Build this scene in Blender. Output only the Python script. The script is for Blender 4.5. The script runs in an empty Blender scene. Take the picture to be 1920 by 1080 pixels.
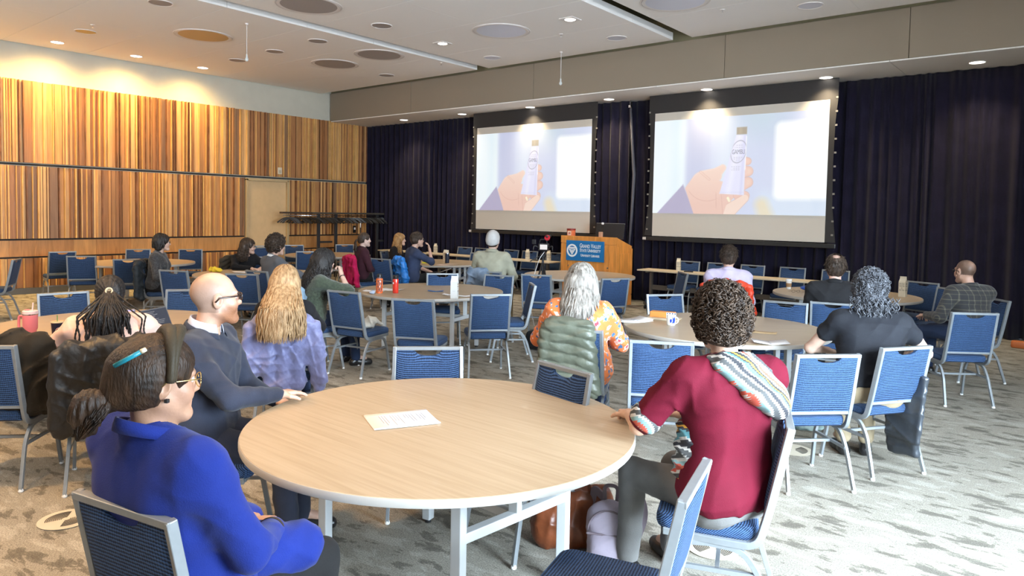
import bpy, math, random
import numpy as np
from mathutils import Vector, Matrix, Quaternion
random.seed(7); rng = np.random.default_rng(7)
scene = bpy.context.scene
COL = scene.collection
R = math.radians
# ------------------------------------------------------------------ camera
cam_d = bpy.data.cameras.new('camera'); cam = bpy.data.objects.new('camera', cam_d); COL.objects.link(cam)
F_PX = 1327.0; PP = (960.0, 460.0); CAM_H = 1.78
def _vp(x, y): return Vector((x-PP[0], -(y-PP[1]), -F_PX))
Yc = _vp(2050, 419).normalized(); Xc = -_vp(-660, 367).normalized()
Zc = Xc.cross(Yc).normalized(); Xc = Yc.cross(Zc)
cam.matrix_world = Matrix.Translation((0, 0, CAM_H)) @ Matrix((Xc, Yc, Zc)).to_4x4()
cam_d.sensor_width = 36; cam_d.lens = F_PX/1920*36
cam_d.shift_x = 0; cam_d.shift_y = -(540-PP[1])/1920
cam_d.clip_start = .05; cam_d.clip_end = 200
scene.camera = cam
# ------------------------------------------------------------------ world, exposure, lights
scene.view_settings.view_transform = 'Standard'; scene.view_settings.look = 'None'
scene.view_settings.exposure = 0.0; scene.view_settings.gamma = 1; scene.view_settings.use_curve_mapping = False
w = bpy.data.worlds.new('sky'); scene.world = w; w.use_nodes = True
w.node_tree.nodes['Background'].inputs[0].default_value = (.75, .86, 1, 1); w.node_tree.nodes['Background'].inputs[1].default_value = 1.0
def lamp(kind, name, loc, energy, color, rot=None, target=None, **kw):
    d = bpy.data.lights.new(name, kind); d.energy = energy; d.color = color
    for k, v in kw.items(): setattr(d, k, v)
    o = bpy.data.objects.new(name, d); COL.objects.link(o); o.location = loc
    if target is not None: o.rotation_euler = (Vector(target)-Vector(loc)).to_track_quat('-Z', 'Y').to_euler()
    elif rot: o.rotation_euler = rot
    return o
WARM = (1, .56, .20); NEUT = (1, .84, .66); DAY = (.70, .86, 1)
# daylight through the windows of the right-hand wall, then two added ceiling fills
lamp('AREA', 'window_daylight', (2.5, 3.3, 1.55), 1000, DAY, target=(-1.2, 4.9, .0), shape='RECTANGLE', size=4.6, size_y=2.3, spread=R(112))
lamp('AREA', 'ceiling_fill', (2.5, 4.6, 3.7), 480, (.90, .95, 1), target=(-2, 5.2, 5.6), shape='RECTANGLE', size=11, size_y=.8, spread=R(120))  # added fill lamp high on the right wall, brightens the ceiling
lamp('AREA', 'ceiling_fill', (-7.5, -3.85, 3.5), 430, (.92, .96, 1), target=(-7.5, 1.6, 7.0), shape='RECTANGLE', size=13, size_y=1.2, spread=R(80))  # second added fill, aimed up at the ceiling from the back wall
# wall washers in front of the slatted wall
for y in (2.2, 3.6, 5.01, 6.45, 7.86):
    lamp('SPOT', 'wall_washer', (-15.4, y, 4.80), 430 if y < 7 else 330, (1, .64, .22), target=(-16.3, y, 2.2), spot_size=R(140), spot_blend=1.0, shadow_soft_size=.2)
# downlights above screens and curtain
for i, x in enumerate((-13.96, -11.88, -9.8, -7.76, -5.65, -3.55, -1.43)):
    lamp('SPOT', 'downlight_lamp', (x, 12.40, 4.11), 215, (1, .80, .52), target=(x, 12.62, 0), spot_size=R(110), spot_blend=1.0, shadow_soft_size=.05)
# room lamps: the ceiling downlights over the tables
for x, y, e, c in ((-9.36, 9.3, 160, NEUT), (-6.54, 9.32, 160, NEUT), (-5.2, .4, 800, WARM), (-3.6, -.2, 420, WARM), (-3.2, 2.1, 170, WARM), (-8.5, 1.4, 420, WARM), (-9.4, 5, 150, NEUT), (-12.5, 3, 420, WARM), (-13, 8.5, 160, WARM), (-2.3, 9.6, 70, NEUT)):
    lamp('SPOT', 'room_downlight', (x, y, 4.8), e, c, target=(x, y, 0), spot_size=R(115), spot_blend=.9, shadow_soft_size=.15)

# ------------------------------------------------------------------ materials
MATS = {}
def mat(name, color, rough=.6, metal=0, var=0, scale=20, bump=0, bscale=None, stretch=(1, 1, 1), color2=None, coat=0, emit=None, alpha=1, trans=0, sheen=0, coords='Object', spec=.5, attr=False):
    if name in MATS: return MATS[name]
    m = bpy.data.materials.new(name); m.use_nodes = True; nt = m.node_tree; N = nt.nodes; L = nt.links
    b = N['Principled BSDF']; b.inputs['Base Color'].default_value = (*color, 1); b.inputs['Roughness'].default_value = rough
    b.inputs['Metallic'].default_value = metal; b.inputs['Coat Weight'].default_value = coat; b.inputs['Specular IOR Level'].default_value = spec
    b.inputs['Sheen Weight'].default_value = sheen; b.inputs['Alpha'].default_value = alpha; b.inputs['Transmission Weight'].default_value = trans
    if emit: b.inputs['Emission Color'].default_value = (*emit[0], 1); b.inputs['Emission Strength'].default_value = emit[1]
    tc = N.new('ShaderNodeTexCoord'); mp = N.new('ShaderNodeMapping'); mp.inputs['Scale'].default_value = stretch
    L.new(tc.outputs[coords], mp.inputs['Vector'])
    src = None
    if attr:
        a = N.new('ShaderNodeAttribute'); a.attribute_name = 'Col'; src = a.outputs['Color']
    if var or color2:
        n = N.new('ShaderNodeTexNoise'); n.inputs['Scale'].default_value = scale; n.inputs['Detail'].default_value = 6; L.new(mp.outputs[0], n.inputs['Vector'])
        cr = N.new('ShaderNodeValToRGB'); cr.color_ramp.elements[0].position = .35; cr.color_ramp.elements[1].position = .65
        c2 = color2 or tuple(min(1, x*(1+var)) for x in color); c1 = color if color2 else tuple(x*(1-var) for x in color)
        if attr: c1 = (1-var,)*3; c2 = (1+var,)*3
        cr.color_ramp.elements[0].color = (*c1, 1); cr.color_ramp.elements[1].color = (*c2, 1); L.new(n.outputs['Fac'], cr.inputs[0])
        if src:
            mx = N.new('ShaderNodeMix'); mx.data_type = 'RGBA'; mx.blend_type = 'MULTIPLY'; mx.inputs[0].default_value = 1
            L.new(src, mx.inputs[6]); L.new(cr.outputs[0], mx.inputs[7]); src = mx.outputs[2]
        else: src = cr.outputs[0]
    if src: L.new(src, b.inputs['Base Color'])
    if bump:
        n2 = N.new('ShaderNodeTexNoise'); n2.inputs['Scale'].default_value = bscale or scale; n2.inputs['Detail'].default_value = 4; L.new(mp.outputs[0], n2.inputs['Vector'])
        bp = N.new('ShaderNodeBump'); bp.inputs['Strength'].default_value = bump; bp.inputs['Distance'].default_value = .01; L.new(n2.outputs['Fac'], bp.inputs['Height']); L.new(bp.outputs[0], b.inputs['Normal'])
    MATS[name] = m; return m
def nodes(m): return m.node_tree.nodes, m.node_tree.links, m.node_tree.nodes['Principled BSDF']
def ramp(N, els):
    cr = N.new('ShaderNodeValToRGB'); e = cr.color_ramp.elements
    while len(e) < len(els): e.new(.5)
    for i, (p, c) in enumerate(els): e[i].position = p; e[i].color = (*c, 1)
    return cr
# slatted timber: each slat takes its own tone
m = mat('slat_wood', (.5, .25, .08), .42); N, L, B = nodes(m)
oi = N.new('ShaderNodeObjectInfo')
cr = ramp(N, [(0, (.40, .19, .075)), (.14, (.54, .28, .11)), (.30, (.33, .16, .07)), (.42, (.62, .34, .13)), (.54, (.46, .23, .09)), (.66, (.66, .40, .17)), (.78, (.26, .15, .085)), (.85, (.54, .30, .13)), (.93, (.80, .52, .22))])
cr.color_ramp.interpolation = 'CONSTANT'; L.new(oi.outputs['Random'], cr.inputs[0])
ge = N.new('ShaderNodeNewGeometry'); mp = N.new('ShaderNodeMapping'); mp.inputs['Scale'].default_value = (30, 30, 1.6); L.new(ge.outputs['Position'], mp.inputs['Vector'])
nz = N.new('ShaderNodeTexNoise'); nz.inputs['Scale'].default_value = 1; nz.inputs['Detail'].default_value = 5; nz.inputs['Distortion'].default_value = .6; L.new(mp.outputs[0], nz.inputs['Vector'])
mr = ramp(N, [(.3, (.80, .76, .72)), (.7, (1.15, 1.12, 1.1))]); L.new(nz.outputs['Fac'], mr.inputs[0])
mx = N.new('ShaderNodeMix'); mx.data_type = 'RGBA'; mx.blend_type = 'MULTIPLY'; mx.inputs[0].default_value = 1
L.new(cr.outputs[0], mx.inputs[6]); L.new(mr.outputs[0], mx.inputs[7]); L.new(mx.outputs[2], B.inputs['Base Color'])
SLAT = m
m = mat('band_wood', (.5, .25, .08), .42); N, L, B = nodes(m)
oi = N.new('ShaderNodeObjectInfo'); cr = ramp(N, [(0, (.40, .19, .065)), (.5, (.50, .25, .09)), (1, (.56, .30, .11))]); L.new(oi.outputs['Random'], cr.inputs[0])
ge = N.new('ShaderNodeNewGeometry'); mp = N.new('ShaderNodeMapping'); mp.inputs['Scale'].default_value = (8, 12, 1.3); L.new(ge.outputs['Position'], mp.inputs['Vector'])
nz = N.new('ShaderNodeTexNoise'); nz.inputs['Scale'].default_value = 1; nz.inputs['Detail'].default_value = 6; nz.inputs['Distortion'].default_value = 1.5; L.new(mp.outputs[0], nz.inputs['Vector'])
mr = ramp(N, [(.3, (.78, .74, .7)), (.7, (1.15, 1.1, 1.05))]); L.new(nz.outputs['Fac'], mr.inputs[0])
mx = N.new('ShaderNodeMix'); mx.data_type = 'RGBA'; mx.blend_type = 'MULTIPLY'; mx.inputs[0].default_value = 1
L.new(cr.outputs[0], mx.inputs[6]); L.new(mr.outputs[0], mx.inputs[7]); L.new(mx.outputs[2], B.inputs['Base Color'])
BAND = m
# carpet
m = mat('carpet', (.2, .18, .15), .95, spec=.15); N, L, B = nodes(m)
ge = N.new('ShaderNodeNewGeometry'); mp = N.new('ShaderNodeMapping'); mp.inputs['Scale'].default_value = (1.2, 2.7, 1); mp.inputs['Rotation'].default_value = (0, 0, R(-38)); L.new(ge.outputs['Position'], mp.inputs['Vector'])
n1 = N.new('ShaderNodeTexNoise'); n1.inputs['Scale'].default_value = 3.0; n1.inputs['Detail'].default_value = 6; n1.inputs['Roughness'].default_value = .62; n1.inputs['Distortion'].default_value = .25; L.new(mp.outputs[0], n1.inputs['Vector'])
c1 = ramp(N, [(.36, (.125, .115, .095)), (.43, (.165, .150, .125)), (.455, (.275, .255, .215)), (.53, (.255, .238, .20)), (.60, (.34, .32, .275))]); L.new(n1.outputs['Fac'], c1.inputs[0])
n2 = N.new('ShaderNodeTexNoise'); n2.inputs['Scale'].default_value = 130; n2.inputs['Detail'].default_value = 2; L.new(ge.outputs['Position'], n2.inputs['Vector'])
c2 = ramp(N, [(.35, (.72, .72, .72)), (.65, (1.25, 1.25, 1.25))]); L.new(n2.outputs['Fac'], c2.inputs[0])
mx = N.new('ShaderNodeMix'); mx.data_type = 'RGBA'; mx.blend_type = 'MULTIPLY'; mx.inputs[0].default_value = 1
L.new(c1.outputs[0], mx.inputs[6]); L.new(c2.outputs[0], mx.inputs[7]); L.new(mx.outputs[2], B.inputs['Base Color'])
bp = N.new('ShaderNodeBump'); bp.inputs['Strength'].default_value = .35; bp.inputs['Distance'].default_value = .004; L.new(n2.outputs['Fac'], bp.inputs['Height']); L.new(bp.outputs[0], B.inputs['Normal'])
CARPET = m
# laminate table top: fine grain running across the top
m = mat('laminate', (.5, .42, .33), .40, coat=.08); N, L, B = nodes(m)
tc = N.new('ShaderNodeTexCoord'); mp = N.new('ShaderNodeMapping'); mp.inputs['Scale'].default_value = (1.2, 34, 1); mp.inputs['Rotation'].default_value = (0, 0, R(62)); L.new(tc.outputs['Object'], mp.inputs['Vector'])
nz = N.new('ShaderNodeTexNoise'); nz.inputs['Scale'].default_value = 1.3; nz.inputs['Detail'].default_value = 7; nz.inputs['Distortion'].default_value = .35; L.new(mp.outputs[0], nz.inputs['Vector'])
cr = ramp(N, [(.3, (.36, .27, .17)), (.5, (.405, .31, .205)), (.7, (.44, .345, .235))]); L.new(nz.outputs['Fac'], cr.inputs[0]); L.new(cr.outputs[0], B.inputs['Base Color'])
LAM = m
# ribbed chair upholstery
m = mat('blue_upholstery', (.04, .10, .26), .8, sheen=.04, spec=.25); N, L, B = nodes(m)
tc = N.new('ShaderNodeTexCoord'); mp = N.new('ShaderNodeMapping'); mp.inputs['Scale'].default_value = (1, 1, 1); mp.inputs['Rotation'].default_value = (R(42), 0, 0); L.new(tc.outputs['Object'], mp.inputs['Vector'])
wv = N.new('ShaderNodeTexWave'); wv.bands_direction = 'Z'; wv.inputs['Scale'].default_value = 42; wv.inputs['Distortion'].default_value = 1.6; wv.inputs['Detail'].default_value = 3; wv.inputs['Detail Scale'].default_value = 3; L.new(mp.outputs[0], wv.inputs['Vector'])
wy = N.new('ShaderNodeTexWave'); wy.bands_direction = 'X'; wy.inputs['Scale'].default_value = 30; wy.inputs['Distortion'].default_value = 1.2; L.new(tc.outputs['Object'], wy.inputs['Vector'])
ad = N.new('ShaderNodeMath'); ad.operation = 'MULTIPLY_ADD'; ad.inputs[1].default_value = .5; L.new(wy.outputs['Fac'], ad.inputs[0]); L.new(wv.outputs['Fac'], ad.inputs[2])
cr = ramp(N, [(.1, (.003, .008, .022)), (.7, (.009, .027, .075)), (1, (.045, .095, .21))]); L.new(ad.outputs[0], cr.inputs[0]); L.new(cr.outputs[0], B.inputs['Base Color'])
bp = N.new('ShaderNodeBump'); bp.inputs['Strength'].default_value = .5; bp.inputs['Distance'].default_value = .004; L.new(wv.outputs['Fac'], bp.inputs['Height']); L.new(bp.outputs[0], B.inputs['Normal'])
UPH = m
FRAME = mat('chair_frame', (.25, .27, .285), .4, .35, var=.04, scale=30)
WHITE_RIM = mat('table_rim', (.42, .395, .36), .45)
TLEG = mat('table_leg', (.60, .62, .63), .4, .2)
BEIGE = mat('beige_wall', (.58, .56, .47), .85, var=.03, scale=3)
CEIL = mat('ceiling_tile', (.86, .84, .82), .9, bump=.15, bscale=160)
OLIVE = mat('olive_reveal', (.25, .225, .13), .85)
BULK = mat('fabric_panel', (.26, .21, .155), .92, bump=.2, bscale=400)
SOFF = mat('soffit_white', (.82, .79, .76), .8)
BLACK = mat('black_plastic', (.012, .012, .014), .45); DGREY = mat('dark_grey_metal', (.05, .05, .055), .45, .4)
CHROME = mat('chrome', (.7, .7, .72), .15, 1); SCR = mat('screen_fabric', (.60, .55, .48), .8); SCRB = mat('screen_border', (.022, .020, .020), .7)
CURT = mat('curtain_velvet', (.011, .009, .022), .85, spec=.12, sheen=.10, var=.15, scale=4, bump=.15, bscale=220)
PAPER = mat('paper', (.80, .80, .82), .7); INK = mat('printed_ink', (.25, .25, .3), .8)

# ------------------------------------------------------------------ mesh helpers
class MB:
    def __init__(s): s.v = []; s.f = []; s.n = 0
    def add(s, v, f):
        v = np.asarray(v, float).reshape(-1, 3); s.v.append(v); s.f += [tuple(i+s.n for i in q) for q in f]; s.n += len(v); return s
    def box(s, c, d, rot=None, taper=1):
        x, y, z = [k/2 for k in d]
        v = np.array([(-x, -y, -z), (x, -y, -z), (x, y, -z), (-x, y, -z), (-x*taper, -y*taper, z), (x*taper, -y*taper, z), (x*taper, y*taper, z), (-x*taper, y*taper, z)])
        if rot is not None: v = v @ np.array(rot.to_3x3() if hasattr(rot, 'to_3x3') else Matrix.Rotation(rot, 3, 'Z')).T
        return s.add(v+np.array(c), [(3, 2, 1, 0), (4, 5, 6, 7), (0, 1, 5, 4), (1, 2, 6, 5), (2, 3, 7, 6), (3, 0, 4, 7)])
    def rbox(s, c, d, r, rot=None, seg=3, puff=0):
        # box with rounded vertical corners and softened top/bottom edges
        x, y, z = d[0]/2, d[1]/2, d[2]/2; ring = []
        for cx, cy, a0 in ((x-r, y-r, 0), (-x+r, y-r, 90), (-x+r, -y+r, 180), (x-r, -y+r, 270)):
            for k in range(seg+1):
                a = R(a0+90*k/seg); ring.append((cx, cy, math.cos(a), math.sin(a)))
        e = min(r, z)*.7; lev = [(-z, r-e), (-z+e*.3, r-e*.3), (-z+e, r), (z-e, r), (z-e*.3, r-e*.3), (z, r-e)]
        v = [(px+ca*rr, py+sa*rr, zz) for zz, rr in lev for px, py, ca, sa in ring]; n = len(ring)
        f = [(i*n+k, i*n+(k+1) % n, (i+1)*n+(k+1) % n, (i+1)*n+k) for i in range(len(lev)-1) for k in range(n)]
        v += [(0, 0, -z-puff*.3), (0, 0, z+puff)]; a, b = len(v)-2, len(v)-1
        f += [(a, (k+1) % n, k) for k in range(n)] + [(b, 5*n+k, 5*n+(k+1) % n) for k in range(n)]
        v = np.array(v)
        if rot is not None: v = v @ np.array(rot.to_3x3() if hasattr(rot, 'to_3x3') else Matrix.Rotation(rot, 3, 'Z')).T
        return s.add(v+np.array(c), f)
    def tube(s, pts, r, n=8, cap=True, square=None, ref=None):
        P = np.array(pts, float); m = len(P); rr = np.broadcast_to(np.asarray(r, float), (m,))
        T = np.gradient(P, axis=0) if m > 2 else np.array([P[1]-P[0]]*2); T /= np.linalg.norm(T, axis=1)[:, None]+1e-12
        u = np.array(ref if ref is not None else ((0, 0, 1) if abs(T[0][2]) < .9 else (0, 1, 0)), float); V = []
        for i in range(m):
            u = u-T[i]*(u@T[i]); u /= np.linalg.norm(u)+1e-12; w_ = np.cross(T[i], u)
            if square: a, b = square; V += [P[i]+u*a*p+w_*b*q for p, q in ((1, 1), (-1, 1), (-1, -1), (1, -1))]
            else: V += [P[i]+rr[i]*(u*math.cos(6.28318*k/n)+w_*math.sin(6.28318*k/n)) for k in range(n)]
        if square: n = 4
        f = [(i*n+k, i*n+(k+1) % n, (i+1)*n+(k+1) % n, (i+1)*n+k) for i in range(m-1) for k in range(n)]
        if cap: f += [tuple(range(n-1, -1, -1)), tuple(range((m-1)*n, m*n))]
        return s.add(V, f)
    def lathe(s, prof, c=(0, 0, 0), n=24, sx=1, sy=1, rot=None):
        m = len(prof); v = [(p*math.cos(6.28318530718*k/n)*sx, p*math.sin(6.28318530718*k/n)*sy, z) for p, z in prof for k in range(n)]
        f = [(i*n+k, i*n+(k+1) % n, (i+1)*n+(k+1) % n, (i+1)*n+k) for i in range(m-1) for k in range(n)]
        f += [tuple(range(n-1, -1, -1)), tuple(range((m-1)*n, m*n))]
        v = np.array(v)
        if rot is not None: v = v @ np.array(rot.to_3x3()).T
        return s.add(v+np.array(c), f)
    def prism(s, poly, z0, z1, M=None):
        n = len(poly); v = np.array([(x, y, z0) for x, y in poly]+[(x, y, z1) for x, y in poly])
        if M is not None: v = v @ np.array(M.to_3x3()).T + np.array(M.translation)
        return s.add(v, [tuple(range(n-1, -1, -1)), tuple(range(n, 2*n))]+[(i, (i+1) % n, n+(i+1) % n, n+i) for i in range(n)])
    def build(s, name, material, parent=None, smooth=False, loc=None, rz=0, col=None, bevel=0):
        me = bpy.data.meshes.new(name); V = np.concatenate(s.v); me.from_pydata(V.tolist(), [], s.f)
        me.materials.append(material)
        if smooth:
            me.polygons.foreach_set('use_smooth', [True]*len(me.polygons))
            if smooth == 'auto': me.set_sharp_from_angle(angle=R(40))
        if col is not None:
            a = me.color_attributes.new('Col', 'FLOAT_COLOR', 'POINT'); c = np.ones((len(V), 4), np.float32); c[:, :3] = col(V); a.data.foreach_set('color', c.ravel())
        o = bpy.data.objects.new(name, me); COL.objects.link(o); o.parent = parent
        if loc is not None: o.location = loc
        o.rotation_euler = (0, 0, rz)
        if bevel:
            bm = o.modifiers.new('bevel', 'BEVEL'); bm.width = bevel; bm.segments = 2; bm.limit_method = 'ANGLE'
        return o
def tag(o, label=None, cat=None, group=None, kind=None):
    for k, v in (('label', label), ('category', cat), ('group', group), ('kind', kind)):
        if v: o[k] = v
    return o
def empty(name, loc=(0, 0, 0), rz=0, label=None, cat=None, group=None, kind=None, parent=None):
    o = bpy.data.objects.new(name, None); COL.objects.link(o); o.location = loc; o.rotation_euler = (0, 0, rz); o.empty_display_size = .1; o.parent = parent
    return tag(o, label, cat, group, kind)
def kids(o): return CH.get(o.name, [])
def copy_tree(o, parent=None):
    c = o.copy(); COL.objects.link(c); c.parent = parent
    for ch in [x for x in ALLKIDS(o)]: copy_tree(ch, c)
    return c
def ALLKIDS(o): return list(o.children)
def bez(pts, n=5):
    # polyline with rounded corners
    P = [Vector(p) for p in pts]; out = [P[0]]
    for i in range(1, len(P)-1):
        a, b, c = P[i-1], P[i], P[i+1]; d = min((a-b).length, (c-b).length)*.45
        p, q = b+(a-b).normalized()*d, b+(c-b).normalized()*d
        for k in range(n+1):
            t = k/n; out.append(p*(1-t)**2+b*2*t*(1-t)+q*t*t)
    out.append(P[-1]); return [tuple(v) for v in out]
def text_mesh(body, size, material, parent, name='lettering', M=None, depth=.0008, small=False, bold=0, align='CENTER', spacing=1, sx=1):
    cu = bpy.data.curves.new('t', 'FONT'); cu.body = body; cu.size = size; cu.extrude = depth; cu.align_x = align; cu.align_y = 'CENTER'; cu.offset = bold; cu.resolution_u = 3; cu.space_character = spacing
    if small:
        cu.small_caps_scale = .78
        for i, ch in enumerate(body): cu.body_format[i].use_small_caps = True
    o = bpy.data.objects.new('t', cu); COL.objects.link(o); dg = bpy.context.evaluated_depsgraph_get()
    me = bpy.data.meshes.new_from_object(o.evaluated_get(dg)); bpy.data.objects.remove(o)
    me.materials.clear(); me.materials.append(material); me.transform(Matrix.Diagonal((sx, 1, 1, 1)))
    if M is not None: me.transform(M)
    r = bpy.data.objects.new(name, me); COL.objects.link(r); r.parent = parent; return r

# ------------------------------------------------------------------ signed distance modelling (bodies, cloth, bags)
class SDF:
    def __init__(s): s.p = []
    def cap(s, a, b, ra, rb=None, k=.03, op='u'): s.p.append(('c', np.array(a, float), np.array(b, float), ra, ra if rb is None else rb, k, op)); return s
    def ell(s, c, r, rot=None, k=.03, op='u'): s.p.append(('e', np.array(c, float), np.array(r, float), np.eye(3) if rot is None else np.array(rot.to_3x3()), None, k, op)); return s
    def box(s, c, h, r=.01, rot=None, k=.01, op='u'): s.p.append(('b', np.array(c, float), np.array(h, float), np.eye(3) if rot is None else np.array(rot.to_3x3()), r, k, op)); return s
    def cut(s, p, n): n = np.array(n, float); s.p.append(('h', np.array(p, float), n/np.linalg.norm(n), None, None, 0, 'i')); return s
    def grow(s, e):
        o = SDF()
        for q in s.p:
            q = list(q)
            if q[0] == 'c': q[3] += e; q[4] += e
            elif q[0] == 'e': q[2] = q[2]+e
            o.p.append(tuple(q))
        return o
    def bounds(s, pad):
        lo = np.full(3, 1e9); hi = -lo
        for q in s.p:
            if q[6] != 'u': continue
            if q[0] == 'c': r = max(q[3], q[4]); a = np.minimum(q[1], q[2])-r; b = np.maximum(q[1], q[2])+r
            else: r = np.linalg.norm(q[2]) if q[0] == 'b' else q[2].max(); a = q[1]-r; b = q[1]+r
            lo = np.minimum(lo, a); hi = np.maximum(hi, b)
        return lo-pad, hi+pad
    def mesh(s, h, disp=None, pad=.02):
        lo, hi = s.bounds(pad+h*2); n = np.ceil((hi-lo)/h).astype(int)+1
        ax = [lo[i]+h*np.arange(n[i]) for i in range(3)]; D = np.full(n, .2, np.float32)
        for q in s.p:
            ty, k, op = q[0], q[5], q[6]; sl = [slice(None)]*3
            if ty != 'h':
                m = max(k, 0)+3*h+.01
                if ty == 'c': r = max(q[3], q[4]); a = np.minimum(q[1], q[2])-r-m; b = np.maximum(q[1], q[2])+r+m
                else: r = (np.linalg.norm(q[2]) if ty == 'b' else q[2].max()); a = q[1]-r-m; b = q[1]+r+m
                sl = [slice(max(0, int((a[i]-lo[i])/h)), max(0, int((b[i]-lo[i])/h)+2)) for i in range(3)]
            X, Y, Z = np.meshgrid(ax[0][sl[0]], ax[1][sl[1]], ax[2][sl[2]], indexing='ij')
            if X.size == 0: continue
            if ty == 'c':
                A, Bq, ra, rb = q[1:5]; ba = Bq-A; bb = ba@ba+1e-9
                t = np.clip(((X-A[0])*ba[0]+(Y-A[1])*ba[1]+(Z-A[2])*ba[2])/bb, 0, 1)
                d = np.sqrt((X-A[0]-t*ba[0])**2+(Y-A[1]-t*ba[1])**2+(Z-A[2]-t*ba[2])**2)-(ra+(rb-ra)*t)
            elif ty in 'eb':
                c, r, M = q[1:4]; P = np.stack([X-c[0], Y-c[1], Z-c[2]], -1) @ M
                if ty == 'e':
                    k0 = np.sqrt(((P/r)**2).sum(-1)); k1 = np.sqrt(((P/(r*r))**2).sum(-1))+1e-9; d = k0*(k0-1)/k1
                else:
                    Q = np.abs(P)-r+q[4]; d = np.sqrt((np.maximum(Q, 0)**2).sum(-1))+np.minimum(Q.max(-1), 0)-q[4]
            else: d = (X-q[1][0])*q[2][0]+(Y-q[1][1])*q[2][1]+(Z-q[1][2])*q[2][2]
            O = D[tuple(sl)]
            if op == 'u':
                if k > 0: hh = np.maximum(k-np.abs(O-d), 0)/k; D[tuple(sl)] = np.minimum(O, d)-hh*hh*k*.25
                else: D[tuple(sl)] = np.minimum(O, d)
            elif op == 's':
                hh = np.maximum(k-np.abs(-O-(d)), 0)/max(k, 1e-6); D[tuple(sl)] = np.maximum(O, -d)+hh*hh*k*.25
            else: D[tuple(sl)] = np.maximum(O, d)
        if disp is not None:
            X, Y, Z = np.meshgrid(*ax, indexing='ij'); D = D-disp(X, Y, Z).astype(np.float32)
        return surfnets(D, lo, h)
CORN = np.array([(i, j, k) for i in (0, 1) for j in (0, 1) for k in (0, 1)])
EDG = [(a, b) for a in range(8) for b in range(a+1, 8) if abs(CORN[a]-CORN[b]).sum() == 1]
def surfnets(D, lo, h):
    D[0] = D[-1] = 1; D[:, 0] = D[:, -1] = 1; D[:, :, 0] = D[:, :, -1] = 1
    S = D < 0; n = np.array(D.shape)-1
    cnt = sum(S[c[0]:c[0]+n[0], c[1]:c[1]+n[1], c[2]:c[2]+n[2]].astype(np.int8) for c in CORN)
    idx = np.argwhere((cnt > 0) & (cnt < 8)); fv = [D[idx[:, 0]+c[0], idx[:, 1]+c[1], idx[:, 2]+c[2]] for c in CORN]
    pos = np.zeros((len(idx), 3)); num = np.zeros(len(idx))
    for a, b in EDG:
        m = (fv[a] < 0) != (fv[b] < 0); t = np.where(m, fv[a]/(fv[a]-fv[b]+1e-12), 0)
        pos += m[:, None]*(CORN[a]+t[:, None]*(CORN[b]-CORN[a])); num += m
    V = lo+h*(idx+pos/num[:, None]); I = np.full(n, -1, np.int32); I[idx[:, 0], idx[:, 1], idx[:, 2]] = np.arange(len(idx))
    Fs = []
    for ax in range(3):
        b, c = (ax+1) % 3, (ax+2) % 3; e = np.eye(3, dtype=int)
        A = S[tuple(slice(0, -1) if i == ax else slice(1, -1) for i in range(3))]; Bq = S[tuple(slice(1, None) if i == ax else slice(1, -1) for i in range(3))]
        q = np.argwhere(A != Bq)
        if len(q) == 0: continue
        out = A[q[:, 0], q[:, 1], q[:, 2]]; off = np.ones(3, int); off[ax] = 0; q = q+off
        g = lambda d: I[tuple((q-d).T)]
        Q = np.stack([g(0*e[b]), g(e[b]), g(e[b]+e[c]), g(e[c])], 1); Q[~out] = Q[~out][:, ::-1]; Fs.append(Q)
    return V, np.concatenate(Fs)
def mesh_obj(name, parts, material, parent=None, col=None, smooth=True):
    V = np.concatenate([p[0] for p in parts]); F = []; n = 0
    me = bpy.data.meshes.new(name); fl = []
    for v, f in parts: fl.append(np.asarray(f)+n); n += len(v)
    F = np.concatenate(fl); me.vertices.add(len(V)); me.vertices.foreach_set('co', V.astype(np.float32).ravel())
    me.loops.add(F.size); me.loops.foreach_set('vertex_index', F.astype(np.int32).ravel()); me.polygons.add(len(F))
    me.polygons.foreach_set('loop_start', np.arange(0, F.size, 4, dtype=np.int32)); me.update(calc_edges=True)
    me.polygons.foreach_set('use_smooth', [smooth]*len(F)); me.materials.append(material)
    if col is not None:
        a = me.color_attributes.new('Col', 'FLOAT_COLOR', 'POINT'); c = np.ones((len(V), 4), np.float32); c[:, :3] = col(V); a.data.foreach_set('color', c.ravel())
    o = bpy.data.objects.new(name, me); COL.objects.link(o); o.parent = parent; return o
def tubes(paths, rad, n=4):
    # many strands at once: paths (S, M, 3), rad (S, M)
    P = np.asarray(paths, float); S_, M_, _ = P.shape; T = np.gradient(P, axis=1); T /= np.linalg.norm(T, axis=2, keepdims=True)+1e-9
    ref = np.array([.31, .52, .79]); u = np.cross(T, ref); u /= np.linalg.norm(u, axis=2, keepdims=True)+1e-9; w_ = np.cross(T, u)
    rad = np.broadcast_to(rad, (S_, M_)); ang = np.arange(n)*2*np.pi/n+.4
    V = P[:, :, None]+rad[:, :, None, None]*(u[:, :, None]*np.cos(ang)[None, None, :, None]+w_[:, :, None]*np.sin(ang)[None, None, :, None])
    base = (np.arange(S_)[:, None, None]*M_+np.arange(M_-1)[None, :, None])*n; k = np.arange(n)[None, None]; k2 = (k+1) % n
    F = np.stack([base+k, base+n+k, base+n+k2, base+k2], -1).reshape(-1, 4)
    return V.reshape(-1, 3), F[:, ::-1]

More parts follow.
